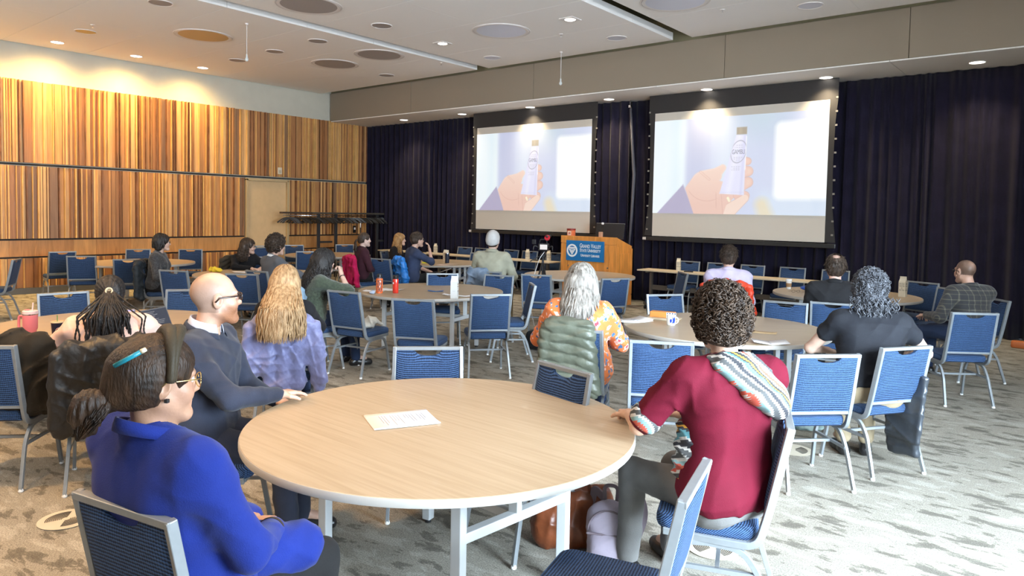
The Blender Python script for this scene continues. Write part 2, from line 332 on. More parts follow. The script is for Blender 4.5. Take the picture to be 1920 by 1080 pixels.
# ------------------------------------------------------------------ the room
XL, YF = -16.1, 13.02
MB().box((-6, 4.6, -.05), (20.4, 17.2, .1)).build('floor', CARPET).__setitem__('kind', 'structure')
def struct(o): o['kind'] = 'structure'; return o
deck = struct(MB().box((-6, 4.6, 5.25), (20.4, 17.2, .1)).build('ceiling', OLIVE))
wl = struct(MB().box((XL-.15, 4.6, 2.6), (.2, 17.2, 5.2)).build('wall_left', BEIGE))
struct(MB().box((-6, 13.3, 2.6), (20.4, .1, 5.2)).build('wall_front', BEIGE))
struct(MB().box((-6, -4.05, 1.4), (20.4, .1, 2.8)).box((-6, -4.05, 4.75), (20.4, .1, .9)).box((-15.2, -4.05, 3.5), (2, .1, 1.6)).box((.8, -4.05, 3.5), (3.6, .1, 1.6)).build('wall_back', BEIGE))
MB().box((-7.6, -4.07, 3.55), (13.4, .01, 1.5)).build('window_glass', mat('window_glass', (.9, .95, 1), .02, trans=1), struct(MB().box((-7.6, -4.05, 2.83), (13.4, .12, .06)).box((-7.6, -4.05, 4.28), (13.4, .12, .06)).box((-7.6, -4.05, 3.55), (.06, .12, 1.5)).build('added_window_2', DGREY)))  # unseen window strip, made up to go with the back ceiling fill
wr = struct(MB().box((2.65, -1.5, 2.6), (.1, 5.0, 5.2)).box((2.65, 9.4, 1.6), (.1, 7.6, 3.2)).box((2.65, 3.3, .2), (.1, 4.6, .4)).box((2.65, 3.3, 3.0), (.1, 4.6, .5)).box((2.65, 7.1, 4.65), (.1, 12.2, 1.1)).box((2.65, 12.2, 3.7), (.1, 2, 1)).build('wall_right', BEIGE))
wf = MB()
for y in (1.03, 2.55, 4.05, 5.57): wf.box((2.65, y, 1.6), (.12, .06, 2.4))
for z in (.43, 2.72): wf.box((2.65, 3.3, z), (.12, 4.6, .06))
wn = struct(wf.build('window_1', DGREY))
MB().box((2.66, 3.3, 1.6), (.01, 4.6, 2.4)).box((2.66, 6.1, 3.7), (.01, 10.2, .9)).build('window_glass', mat('window_glass', (.9, .95, 1), .02, trans=1), wn)  # the upper pane is made up to match the right ceiling fill
# ceiling clouds, tile by tile
holes = []
cz, ct = 4.85, .13
cloud = {}
for nm, x0, x1, nx in (('a', -16.1, -10.47, 2), ('b', -10.14, -5.84, 2), ('c', -5.48, 2.6, 3)):
    wx = (x1-x0)/nx
    for i in range(nx):
        for j in range(10):
            y1 = 11.47-.0-(1.44*j if j else 0); y1 = 11.47 if j == 0 else 10.05-1.44*(j-1); y0 = 10.05-1.44*j
            y0 = max(y0, -4)
            if y1-y0 < .1: continue
            g = .004
            MB().box((x0+wx*(i+.5), (y0+y1)/2, cz+ct/2), (wx-g*(1 if 0 < i < nx-1 else .6), y1-y0-g*1.6, ct)).build('ceiling_panel', CEIL, deck)
# dropped bulkhead: fabric panels above, white soffit below, olive reveal
bx = [-16.1, -12.9, -9.15, -5.01, -2.2, 1.0, 4.1]
bk = struct(MB().box((-6, 12.6, 4.68), (20.2, 1.3, .9)).build('trim_1', SOFF))
for a, b in zip(bx[:-1], bx[1:]): MB().box(((a+b)/2, 11.80, 4.52), (b-a-.008, .07, .74)).build('fabric_panel', BULK, bk, bevel=.004)
struct(MB().box((-6, 11.84, 5.03), (20.2, .08, .34)).build('trim_2', OLIVE))
for a, b in zip([-16.1, -12.2, -9.15, -6.3, -2.45], [-12.2, -9.15, -6.3, -2.45, 4.1]): MB().box(((a+b)/2, 12.42, 4.137), (b-a-.008, 1.30, .02)).build('soffit_panel', SOFF, bk)
# slatted wall
random.seed(11)
cube = {}
def slat(y0, y1, z0, z1, depth, name='slat', material=SLAT):
    if material not in cube:
        me = MB().box((0, 0, 0), (1, 1, 1)); o = me.build('tmp', material); cube[material] = o.data; bpy.data.objects.remove(o)
    o = bpy.data.objects.new(name, cube[material]); COL.objects.link(o); o.parent = wl
    o.location = (XL-.05+depth/2, (y0+y1)/2, (z0+z1)/2); o.scale = (depth, y1-y0-.003, z1-z0); return o
DY0, DY1 = 9.27, 10.47
for z0, z1 in ((2.565, 4.15), (1.085, 2.50), (.12, .70)):
    y = 3.4; k = 0
    while y < 13.05:
        wd = random.choice((.03, .045, .08, .10, .13, .16, .13)); y2 = min(y+wd, 13.08)
        if z1 < 2.55 and y < DY1 and y2 > DY0:
            if y < DY0-.03: slat(y, DY0, z0, z1, .05)
            y = DY1; continue
        d = .10 if wd < .05 else random.choice((.045, .055, .065, .075, .085))
        slat(y, y2, z0, z1, d); y = y2
FINS = MB(); DARKS = MB(); rf = random.Random(21)
for z0, z1 in ((2.565, 4.15), (1.085, 2.50), (.12, .70)):
    y = 3.42
    while y < 13.04:
        y += rf.choice((.05, .07, .10, .13, .17)); skip = z1 < 2.55 and DY0-.02 < y < DY1+.03
        if skip or y > 13.05: continue
        wd = rf.choice((.010, .014, .022)); (FINS if rf.random() < .55 else DARKS).box((XL+.012, y, (z0+z1)/2), (.11 if rf.random() < .6 else .09, wd, z1-z0-.004))
tag(FINS.build('thin_pale_slat', mat('sapwood', (.72, .43, .15), .45, var=.12, scale=4), wl), kind='stuff'); tag(DARKS.build('dark_gap_strip', mat('recess_shade', (.20, .085, .035), .5, var=.3, scale=4), wl), kind='stuff')  # the dark strips paint in the shaded gaps between slats
y = 3.4
while y < 13.05:
    y2 = min(y+random.choice((.28, .42, .55, .7)), 13.08)
    if y < DY1 and y2 > DY0:
        if y < DY0-.05: slat(y, DY0, .735, 1.05, .07, 'wood_panel', BAND)
        y = DY1; continue
    slat(y, y2, .735, 1.05, .07, 'wood_panel', BAND); y = y2
DK = mat('dark_gap', (.02, .018, .015), .7)
for z in (2.532, 1.067, .717):
    for a, b in ((3.4, DY0), (DY1, 13.08)) if z < 2.5 else ((3.4, 13.08),):
        MB().box((XL-.03, (a+b)/2, z), (.05, b-a, .03)).build('shadow_gap', DK, wl)
struct(MB().box((XL, 6.3, .06), (.1, 5.9, .115)).box((XL, 11.8, .06), (.1, 2.5, .115)).build('baseboard_left', mat('grey_base', (.11, .115, .12), .6)))
# door in the slatted wall
TAN = mat('door_tan', (.68, .47, .25), .5, var=.04, scale=6)
door = struct(MB().box((XL, (DY0+DY1)/2, 1.235), (.05, 1.06, 2.40)).build('door_1', TAN))
DT = mat('door_frame_paint', (.50, .37, .20), .5)
MB().box((XL+.01, DY0+.03, 1.24), (.13, .06, 2.48)).box((XL+.01, DY1-.03, 1.24), (.13, .06, 2.48)).box((XL+.01, (DY0+DY1)/2, 2.47), (.13, 1.2, .06)).build('door_frame', DT, door, bevel=.004)
MB().lathe([(.0, 0), (.028, 0), (.03, .02), (.012, .03), (.012, .05), (.028, .06), (.03, .08), (0.002, .085)], rot=Matrix.Rotation(R(90), 3, 'Y'), c=(XL+.03, DY1-.15, 1.02), n=16).build('door_knob', CHROME, door, smooth=True)
for z in (.35, 1.25, 2.15): MB().tube([(XL+.03, DY0+.065, z-.05), (XL+.03, DY0+.065, z+.05)], .011).build('hinge', CHROME, door)
sn = empty('wall_sensor', (XL+.06, 10.2, 2.72), 0, 'small beige wall sensor on the slats above the door', 'sensor')
MB().rbox((0, 0, 0), (.02, .12, .17), .008, puff=0).build('sensor_plate', mat('sensor_plate', (.7, .64, .5), .5), sn)
MB().rbox((.012, 0, -.02), (.012, .07, .08), .005).build('sensor_grille', mat('sensor_grille', (.5, .45, .35), .6), sn)

# round recessed ceiling fittings
RING = mat('fitting_ring', (.72, .68, .66), .5); GREYD = mat('fitting_cover', (.34, .30, .28), .7); LIT = mat('lamp_face', (1, .95, .88), .5, emit=((1, .93, .82), 9)); ALU = mat('brushed_reflector', (.66, .68, .78), .4, .3)
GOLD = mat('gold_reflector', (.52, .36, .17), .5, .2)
def fitting(nm, x, y, r, face, label, cat, z=4.85, deep=.0, group=None):
    o = empty(nm, (x, y, z), 0, label, cat, group)
    MB().lathe([(r*1.0, .002), (r*1.0, -.006), (r*1.09, -.012), (r*1.12, -.008), (r*1.12, .002)], n=40).build('trim_ring', RING, o, smooth='auto')
    if r > .3: MB().lathe([(r*1.14, .002), (r*1.14, -.006), (r*1.18, -.008), (r*1.19, .002)], n=40).build('outer_ring', RING, o, smooth='auto')
    MB().lathe([(.001, -.004), (r*.5, -.005), (r*1.0, -.006), (r, .001), (.001, .001)], n=40).build('cover' if face is not LIT else 'lamp_face', face, o, smooth='auto')
    return o
G1 = 'large round recessed ceiling fittings'; G2 = 'small round ceiling speakers'
BL = {(-12.53, 6.41): 'large round golden lit recess in the ceiling nearest the slatted wall', (-9.32, 6.41): 'large grey round fitting cut by the top of the picture',
 (-11.10, 9.27): 'large grey round fitting beside the step in the ceiling', (-12.58, 9.31): 'large grey round fitting near the bulkhead corner', (-7.91, 9.25): 'large silvery round reflector between the two square spotlights', (-4.79, 9.43): 'large silvery round reflector at the top right of the ceiling'}
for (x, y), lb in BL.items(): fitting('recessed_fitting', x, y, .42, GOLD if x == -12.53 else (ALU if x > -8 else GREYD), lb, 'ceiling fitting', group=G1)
SL = {(-11.07, 4.99): 'small round brown ceiling speaker at the top left edge', (-14.01, 5.01): 'small round yellow lit ceiling disc nearest the wall washers', (-9.32, 7.83): 'small round dark speaker beyond the step in the ceiling',
 (-11.14, 7.86): 'small round dark speaker between the large gold recess and large grey fitting', (-12.58, 7.88): 'small round pale brown disc left of the two grey fittings', (-14.0, 7.89): 'small round tan disc beside the third wall washer',
 (-12.61, 10.75): 'small round grey speaker next to the bulkhead corner', (-9.4, 10.73): 'small round silver disc between square light and bulkhead', (-6.56, 10.77): 'small round silver disc at the end of the middle ceiling raft', (-3.3, 10.72): 'small round silver disc at the end of the right ceiling raft'}
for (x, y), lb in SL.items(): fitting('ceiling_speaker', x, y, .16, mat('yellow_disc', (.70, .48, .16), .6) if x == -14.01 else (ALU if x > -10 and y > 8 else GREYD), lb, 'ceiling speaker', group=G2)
for (x, y), lb in {(-15.4, 5.01): 'round wall washer downlight, leftmost of the row by the slatted wall', (-15.4, 6.45): 'round wall washer downlight, middle of the three by the slatted wall', (-15.4, 7.86): 'round wall washer downlight, rightmost of the three by the slatted wall'}.items():
    fitting('wall_washer_light', x, y, .105, LIT, lb, 'downlight', group='wall washer downlights')
ORD = ('leftmost downlight under the bulkhead soffit', 'second downlight from the left under the soffit, before the left screen', 'downlight in the soffit above the left screen', 'downlight in the soffit between the two screens', 'downlight in the soffit above the left half of the right screen', 'downlight in the soffit at the right edge of the right screen', 'rightmost downlight under the soffit above the right curtain')
for x, lb in zip((-13.96, -11.88, -9.8, -7.76, -5.65, -3.55, -1.43), ORD): fitting('downlight', x, 12.5, .10, LIT, lb, 'downlight', z=4.127, group='downlights in the soffit')
for (x, y), lb in {(-9.36, 9.3): 'square spotlight set in the middle ceiling raft, left one', (-6.54, 9.32): 'square spotlight set in the middle ceiling raft, right one'}.items():
    o = empty('square_spotlight', (x, y, 4.85), 0, lb, 'spotlight', 'square ceiling spotlights')
    MB().box((0, 0, -.004), (.26, .26, .012)).build('trim_plate', RING, o); MB().lathe([(.001, -.016), (.06, -.02), (.085, -.012), (.085, 0)], n=24).build('lamp_face', LIT, o)
for (x, y), lb in {(-11.09, 6.42): 'thin hanging ceiling microphone on the left, in front of the slatted wall', (-7.97, 11.09): 'thin hanging ceiling microphone in front of the bulkhead'}.items():
    o = empty('hanging_microphone', (x, y, 4.85), 0, lb, 'microphone', 'hanging microphones')
    MB().lathe([(.001, 0), (.03, 0), (.025, -.02), (.001, -.025)][::-1], n=12).build('ceiling_cap', RING, o)
    MB().tube([(0, 0, 0), (0, 0, -.52)], .004, 6).build('cable', mat('mic_cable', (.75, .75, .75), .5), o)
    MB().lathe([(.002, -.50), (.012, -.51), (.015, -.56), (.028, -.585), (.03, -.60), (.018, -.625), (.002, -.63)], n=12).build('microphone_head', mat('mic_head', (.62, .66, .66), .4), o, smooth=True)
sprk = ((-13.4, 4.9, 'left, by the first wall washer'), (-10.6, 10.5, 'near the end of the left ceiling raft'), (-7.2, 10.0, 'beside the large silvery reflector'), (-4.4, 10.2, 'on the right ceiling raft'))
for x, y, t in sprk:
    o = empty('sprinkler', (x, y, 4.85), 0, 'tiny ceiling sprinkler '+t, 'sprinkler', 'ceiling sprinklers')
    MB().lathe([(.001, -.012), (.035, -.01), (.04, 0)], n=16).build('escutcheon', RING, o); MB().lathe([(.001, -.045), (.018, -.043), (.018, -.04), (.005, -.038), (.006, -.01)], n=10).build('nozzle', CHROME, o)

# curtain along the front wall: five drops
def drape(x0, x1, seed, label, y=YF, z0=.015, z1=4.12):
    r = np.random.default_rng(seed); n = int((x1-x0)/.014); xs = np.linspace(x0, x1, n)
    per = r.uniform(.12, .27, 300); ph = np.cumsum(per); ph = x0+ph-ph[0]; u = np.interp(xs, ph, np.arange(len(ph))*2*np.pi)
    amp = np.interp(xs, ph, r.uniform(.035, .085, len(ph))); Z = np.linspace(z0, z1, 10); V = []
    for k, z in enumerate(Z):
        t = (z-z0)/(z1-z0); yy = y-amp*(np.cos(u+.35*np.sin(3*t+xs))+.25*np.cos(2*u+1))*(1.0-.45*t)
        V.append(np.stack([xs+.012*np.sin(u+1.2), yy, np.full(n, z)], 1))
    V = np.concatenate(V); F = [(k*n+i, k*n+i+1, (k+1)*n+i+1, (k+1)*n+i) for k in range(9) for i in range(n-1)]
    o = MB().add(V, F).build('curtain', CURT, smooth=True); sm = o.modifiers.new('s', 'SOLIDIFY'); sm.thickness = .004
    return tag(o, label, 'curtain', 'dark velvet curtains along the front wall')
drape(-16.08, -11.6, 1, 'dark pleated curtain between the slatted wall and the left screen')
drape(-11.6, -7.55, 2, 'dark pleated curtain hanging behind the left screen')
drape(-7.50, -6.0, 3, 'dark pleated curtain between the two screens, parted by a narrow gap')
drape(-8.25, -7.45, 9, 'dark narrow pleated curtain drop right of the left screen', y=YF-.14)
drape(-6.0, -3.3, 4, 'dark pleated curtain hanging behind the right screen')
drape(-3.35, 4.0, 5, 'dark pleated curtain right of the right screen, reaching the picture edge')
o = empty('curtain_hook', (-7.47, 12.86, 4.0), 0, 'small silver clamp at the curtain top between the screens', 'clamp')
MB().tube(bez([(0, 0, .13), (0, 0, .02), (.03, -.02, -.02), (.03, -.02, -.07)]), .008).build('rod', CHROME, o); MB().box((.0, -.01, 0), (.05, .03, .05)).build('jaw', CHROME, o)
o = tag(MB().tube([(-7.42, 12.80, 3.95), (-7.36, 12.8, 3.2), (-7.30, 12.8, 2.6), (-7.33, 12.8, 1.8), (-7.38, 12.8, 1.0)], [.025, .03, .035, .03, .02], 8).build('curtain_tieback', mat('grey_strap', (.10, .095, .11), .7), smooth=True), 'grey fabric strap hanging in the gap between curtains', 'strap')

# ------------------------------------------------------------------ projection screens
def sdcap(X, Y, a, b, ra, rb):
    ax, ay = a; bx_, by = b[0]-ax, b[1]-ay; t = np.clip(((X-ax)*bx_+(Y-ay)*by)/(bx_**2+by**2+1e-9), 0, 1); return np.hypot(X-ax-t*bx_, Y-ay-t*by)-(ra+(rb-ra)*t)
def projected_picture(u, v):
    # u, v in 0..1 across the lit picture: a hand holding a white paint tube against a bright, blurred background
    X, Y = u*1.79, v
    C = np.zeros(u.shape+(3,)); C[:] = (.80, .83, .93)
    def blend(c, m): C[:] = C*(1-m[..., None])+np.array(c)*m[..., None]
    ss = lambda d, e: np.clip(.5-d/e, 0, 1)
    blend((.93, .97, .99), ss(X-.38, .05)); blend((.87, .94, .97), ss(np.abs(X-.26)-.05, .12)*.7); blend((.74, .76, .88), ss(np.abs(X-.50)-.11, .12)*.75); blend((.88, .92, .97), ss(np.abs(X-.80)-.10, .15)*.7)
    blend((.76, .84, .88), ss(.80-Y, .3)*ss(np.abs(X-1.15)-.22, .3)*.7); blend((.84, .90, .96), ss(Y-.22, .15)*ss(1.15-X, .1)*.7)
    blend((.99, 1, 1), ss(np.hypot(np.maximum(np.abs(X-1.56)-.20, 0), np.maximum(np.abs(Y-.53)-.32, 0))-.06, .05)); blend((.80, .86, .94), ss(np.maximum(np.abs(X-1.70)-.03, np.abs(Y-.05)-.09), .06)*.6)
    blend((.90, .84, .70), ss(sdcap(X, Y, (1.24, -.04), (1.19, .10), .075, .065), .08)*.85)
    # sleeve
    d = np.maximum.reduce([Y-(.31+(X-.35)*1.05)+.0, -(Y-(.31-(X-.35)*2.2))*.0+Y-.33, X-(.49-(Y)*.45)]); blend((.66, .63, .76), ss(d, .02)); blend((.74, .73, .85), ss(np.abs(d+.035)-.012, .03)*ss(-d, .01)*.5)
    sk = np.array((.91, .745, .685)); lit = (.95, .84, .78); shd = (.80, .58, .52)
    d = np.minimum.reduce([sdcap(X, Y, (.47, .20), (.56, .33), .12, .115), sdcap(X, Y, (.56, .40), (.70, .40), .052, .075), sdcap(X, Y, (.70, .41), (.78, .475), .065, .036), sdcap(X, Y, (.56, .10), (.72, .12), .16, .16), sdcap(X, Y, (.62, .0), (.82, .0), .13, .10), sdcap(X, Y, (.66, .25), (.82, .22), .12, .1)]); hand = ss(d, .012)*ss((.33-(X-.35)*2.6)-Y-.0, .02)
    blend(sk, hand); g = np.clip((Y-.1)/.4, 0, 1); C[:] = C+(np.array(lit)-sk)*(hand*g)[..., None]*.8
    blend(lit, ss(np.abs(d+.008)-.004, .012)*ss(.36-Y, .05)*.8)
    blend(shd, ss(np.abs(np.hypot(X-.62, Y-.38)-.245)-.002, .008)*ss(Y-.24, .02)*ss(X-.72, .05)*.7); blend(shd, ss(np.abs(sdcap(X, Y, (.54, .44), (.64, .36), .01, .01))-.002, .008)*.5)
    blend(shd, ss(np.abs(X-(.715+.05*(.25-Y)))-.002, .010)*ss(Y-.22, .03)*.7)
    for (a, b, r0, r1) in (((.96, .30), (1.045, .325), .075, .052), ((.96, .43), (1.045, .435), .07, .050), ((.96, .545), (1.035, .535), .05, .038), ((.96, .20), (1.02, .19), .06, .045)):
        e = sdcap(X, Y, a, b, r0, r1); blend(sk, ss(e, .01)); blend(shd, ss(np.abs(e)-.002, .007)*.55); blend(lit, ss(e+.018, .03)*ss(1.02-X, .05)*.6)
    e = sdcap(X, Y, (.84, .02), (1.02, .165), .075, .040); blend(lit, ss(e, .01)); blend(shd, ss(np.abs(e)-.002, .007)*.6); e = sdcap(X, Y, (.76, .02), (.80, .17), .045, .05); blend(sk, ss(e, .01)); blend(shd, ss(np.abs(X-.785+(Y-.1)*.1)-.002, .007)*ss(Y-.2, .02)*.6)
    blend((.98, .95, .82), ss(sdcap(X, Y, (.845, .165), (.86, .135), .014, .010), .008))
    # tube
    t = np.clip((Y-.20)/.61, 0, 1); xc = .88+.085*t; hw = .130-.078*t; e = np.maximum(np.abs(X-xc)-hw, np.abs(Y-(.505-(X-.88)*.06))-.302)
    blend((.88, .88, .975), ss(e, .008)); blend((.80, .80, .93), ss(np.abs(X-xc-hw*.72)-.012, .02)*ss(e, .01)*.6); blend((.96, .96, 1), ss(np.abs(X-xc+hw*.3)-.02, .05)*ss(e, .01)*.5); blend((.98, .98, 1), ss(np.abs(X-xc-hw)-.004, .006)*ss(.45-Y, .02)*ss(Y-.79, .01))
    blend((.78, .78, .88), ss(np.maximum(np.abs(Y-.225)-.003, e), .006)*(.4+.3*np.sin(X*300)))
    rr = np.hypot((X-xc)/.078, (Y-.635)/.112)*.1; blend((.55, .55, .64), ss(np.abs(rr-.1)-.0035, .006)*ss(e, .01)*.85)
    blend((.62, .56, .47), ss(np.maximum(np.abs(X-.967)-.048, np.abs(Y-.845)-.032)-.004, .010)); blend((.74, .68, .58), ss(np.abs(X-.955)-.012, .03)*ss(np.abs(Y-.845)-.03, .01)*.6)
    for yy, hw2 in ((.70, .045), (.678, .055), (.578, .06), (.562, .05), (.545, .03), (.485, .06), (.468, .045), (.452, .05)):
        blend((.62, .62, .70), ss(np.maximum(np.abs(X-(.88+.085*(yy-.2)/.61))-hw2*.8, np.abs(Y-yy)-.0035), .006)*(.5+.4*np.sin(X*260))*.7)
    return np.clip(C, 0, 1)
nu, nv = 420, 235
uu, vv = np.meshgrid(np.linspace(0, 1, nu), np.linspace(0, 1, nv), indexing='xy')
PIC = (projected_picture(uu.ravel(), vv.ravel())); PIC = np.where(PIC <= .04045, PIC/12.92, ((PIC+.055)/1.055)**2.4)
m = mat('projected_picture', (1, 1, 1), .8); N, L, B = nodes(m); at = N.new('ShaderNodeAttribute'); at.attribute_name = 'Col'
B.inputs['Base Color'].default_value = (.16, .16, .16, 1); L.new(at.outputs['Color'], B.inputs['Emission Color']); B.inputs['Emission Strength'].default_value = .87
PICM = m
TXT = mat('projected_lettering', (.1, .1, .12), .8, emit=((.24, .24, .30), .9))
def screen(x0, x1, label):
    s = empty('projection_screen', ((x0+x1)/2, 12.6, 0), 0, label, 'screen', 'projection screens'); W = x1-x0; h = W/2
    zt = 3.77; zb = 1.37; p0, p1 = 1.82, 3.615
    MB().box((0, .006, (zt+zb)/2), (W, .006, zt-zb)).build('screen_surface', SCR, s)
    fr = MB(); fr.box((0, .006, (zt+4.12)/2), (W+.26, .008, 4.12-zt))
    for sg in (-1, 1):
        ys = [(sg*h, zb), (sg*(h+.17), zb), (sg*(h+.10), 2.0), (sg*(h+.085), 2.7), (sg*(h+.10), 3.4), (sg*(h+.13), zt), (sg*h, zt)]
        P = [(a, 0, b) for a, b in ys]; fr.add([(a, .002, b) for a, _, b in P]+[(a, .010, b) for a, _, b in P], [tuple(range(7)), tuple(range(13, 6, -1))]+[(i, (i+1) % 7, 7+(i+1) % 7, 7+i) for i in range(7)])
    fr.build('border', SCRB, s)
    for sg in (-1, 1):
        for k in range(11):
            z = 1.5+k*.23; MB().box((sg*(h+.115+.00*k), .0, z), (.035, .012, .03)).build('tension_tab', mat('tab_grey', (.25, .23, .2), .6), s)
    MB().box((0, 0, 1.315), (W+.36, .06, .075)).build('bottom_bar', mat('bar_black', (.02, .02, .02), .35), s, bevel=.008)
    MB().box((-h-.15, -.02, 1.315), (.07, .04, .05)).build('bar_end_cap', mat('cap_white', (.65, .6, .55), .4), s)
    V = np.stack([-h+uu.ravel()*W, np.full(uu.size, -.002), p0+vv.ravel()*(p1-p0)], 1)
    i = np.arange(nv-1)[:, None]*nu+np.arange(nu-1)[None]; F = np.stack([i, i+1, i+nu+1, i+nu], -1).reshape(-1, 4)
    mesh_obj('projected_picture', [(V, F)], PICM, s, col=lambda v: PIC, smooth=False)
    kx = (p1-p0); M = Matrix.Translation((-h+.955*kx*W/(kx*1.79)-.02, -.004, p0+.605*kx)) @ Matrix.Rotation(R(90), 4, 'X')
    text_mesh('GAMBLI', .115, TXT, s, M=Matrix.Translation((-h+W*.940/1.79, -.005, p0+.632*kx)) @ Matrix.Rotation(R(90), 4, 'X') @ Matrix.Diagonal((.62, 1.05, 1, 1)))
    return s
screen(-11.47, -8.22, 'lit projection screen on the left, hand holding a paint tube, behind the beanie wearer')
screen(-6.75, -3.50, 'lit projection screen on the right, hand holding a paint tube, nearer the picture edge')

# ------------------------------------------------------------------ banquet chairs
def make_chair():
    c = empty('banquet_chair'); HW = .212
    side = [(-.305, .905), (-.225, .56), (-.185, .425), (-.06, .40), (.20, .415)]
    fr = MB(); L_ = bez([(-HW+.012, .20, .415), (-HW, -.06, .40), (-HW, -.178, .412), (-HW, -.225, .56), (-HW+.006, -.302, .90), (HW-.006, -.302, .90), (HW, -.225, .56), (HW, -.178, .412), (HW, -.06, .40), (HW-.012, .20, .415)], 4)
    # rails and top bar drawn as three straight runs so that the corners stay crisp
    for sg in (-1, 1):
        fr.tube(bez([(sg*(HW-.012), .20, .408), (sg*HW, -.06, .40), (sg*HW, -.19, .40), (sg*HW, -.232, .56), (sg*(HW-.004), -.305, .915)], 6), .01, square=(.0165, .0115), ref=(0, 1, 0) if False else (0, 1, .3))
    fr.box((0, -.3035, .904), (2*HW+.012, .033, .022)); fr.box((0, -.222, .515), (2*HW-.02, .018, .022)); fr.box((0, .195, .405), (2*HW-.04, .02, .02))
    fr.build('back_frame', FRAME, c, bevel=.003)
    # padded back with the hand-hold scoop
    nx, nz = 28, 12; V = []; F = []
    for sd in (1, -1):
        for i in range(nx+1):
            x = -HW+.014+(2*HW-.028)*i/nx; q = abs(x)/.085; top = .892-(.034*(1-q*q)**.5 if q < 1 else 0)-.0*q
            for k in range(nz+1):
                z = .525+(top-.525)*k/nz; e = min(1, 6*min(i, nx-i)/nx+.0)*min(1, 5*min(k, nz-k)/nz); y = -.231-(z-.56)*.215+sd*(.010+.013*e**.5)
                V.append((x, y, z))
    n1 = (nx+1)*(nz+1)
    for s_ in (0, 1):
        for i in range(nx):
            for k in range(nz):
                a = s_*n1+i*(nz+1)+k; q = (a, a+1, a+nz+2, a+nz+1); F.append(q if s_ else q[::-1])
    for i in range(nx):
        for k in (0, nz): a = i*(nz+1)+k; F.append((a, a+nz+1, n1+a+nz+1, n1+a))
    for k in range(nz):
        for i in (0, nx): a = i*(nz+1)+k; F.append((a, a+1, n1+a+1, n1+a))
    MB().add(V, F).build('backrest', UPH, c, smooth='auto')
    MB().rbox((0, .02, .447), (.432, .43, .072), .06, seg=4, puff=.012).build('seat', UPH, c, smooth='auto')
    GL = mat('glide_white', (.75, .75, .74), .5)
    for sg in (-1, 1):
        for pts in ([(sg*.205, .02, .385), (sg*.206, -.13, .375), (sg*.208, -.20, .28), (sg*.225, -.285, .012)], [(sg*.205, .0, .385), (sg*.206, .12, .375), (sg*.208, .165, .29), (sg*.218, .215, .012)]):
            lg = MB().tube(bez(pts, 5), .01, square=(.0125, .010), ref=(0, 1, .3)).build('leg', FRAME, c, bevel=.002)
            MB().lathe([(.001, 0), (.013, 0), (.016, .006), (.012, .02), (.001, .02)], c=(pts[-1][0], pts[-1][1], 0), n=10).build('foot_glide', GL, lg, smooth='auto')
    st = MB()
    for sg in (-1, 1): st.tube([(sg*.205, -.205, .27), (sg*.205, .165, .27)], .01, square=(.009, .009))
    st.tube([(-.205, -.03, .27), (.205, -.03, .27)], .01, square=(.009, .009)); st.build('stretcher', FRAME, c)
    return c
CH0 = make_chair(); used = [0]
def chair(x, y, phi, label, group, scale=1):
    o = CH0 if not used[0] else copy_tree(CH0); used[0] = 1
    o.location = (x, y, 0); o.rotation_euler = (0, 0, R(phi)); tag(o, label, 'chair', group); return o
def chair_top(px, py, phi, label, group): # px, py: where the middle of the top rail stands
    f = (-math.sin(R(phi)), math.cos(R(phi))); return chair(px+.30*f[0], py+.30*f[1], phi, label, group)
g = {1: 'chairs around the big front table', 2: 'chairs around the right round table', 3: 'chairs around the middle round table', 4: 'chairs around the round table by the lectern', 5: 'chairs around the pink tumbler table', 6: 'chairs around the yellow pouch table', 7: 'chairs around the table by the slatted wall', 8: 'chairs around the table by the coat rack', 9: 'chairs around the milk carton table', 10: 'chairs around the far right round table', 'R': 'chairs along the curtain'}
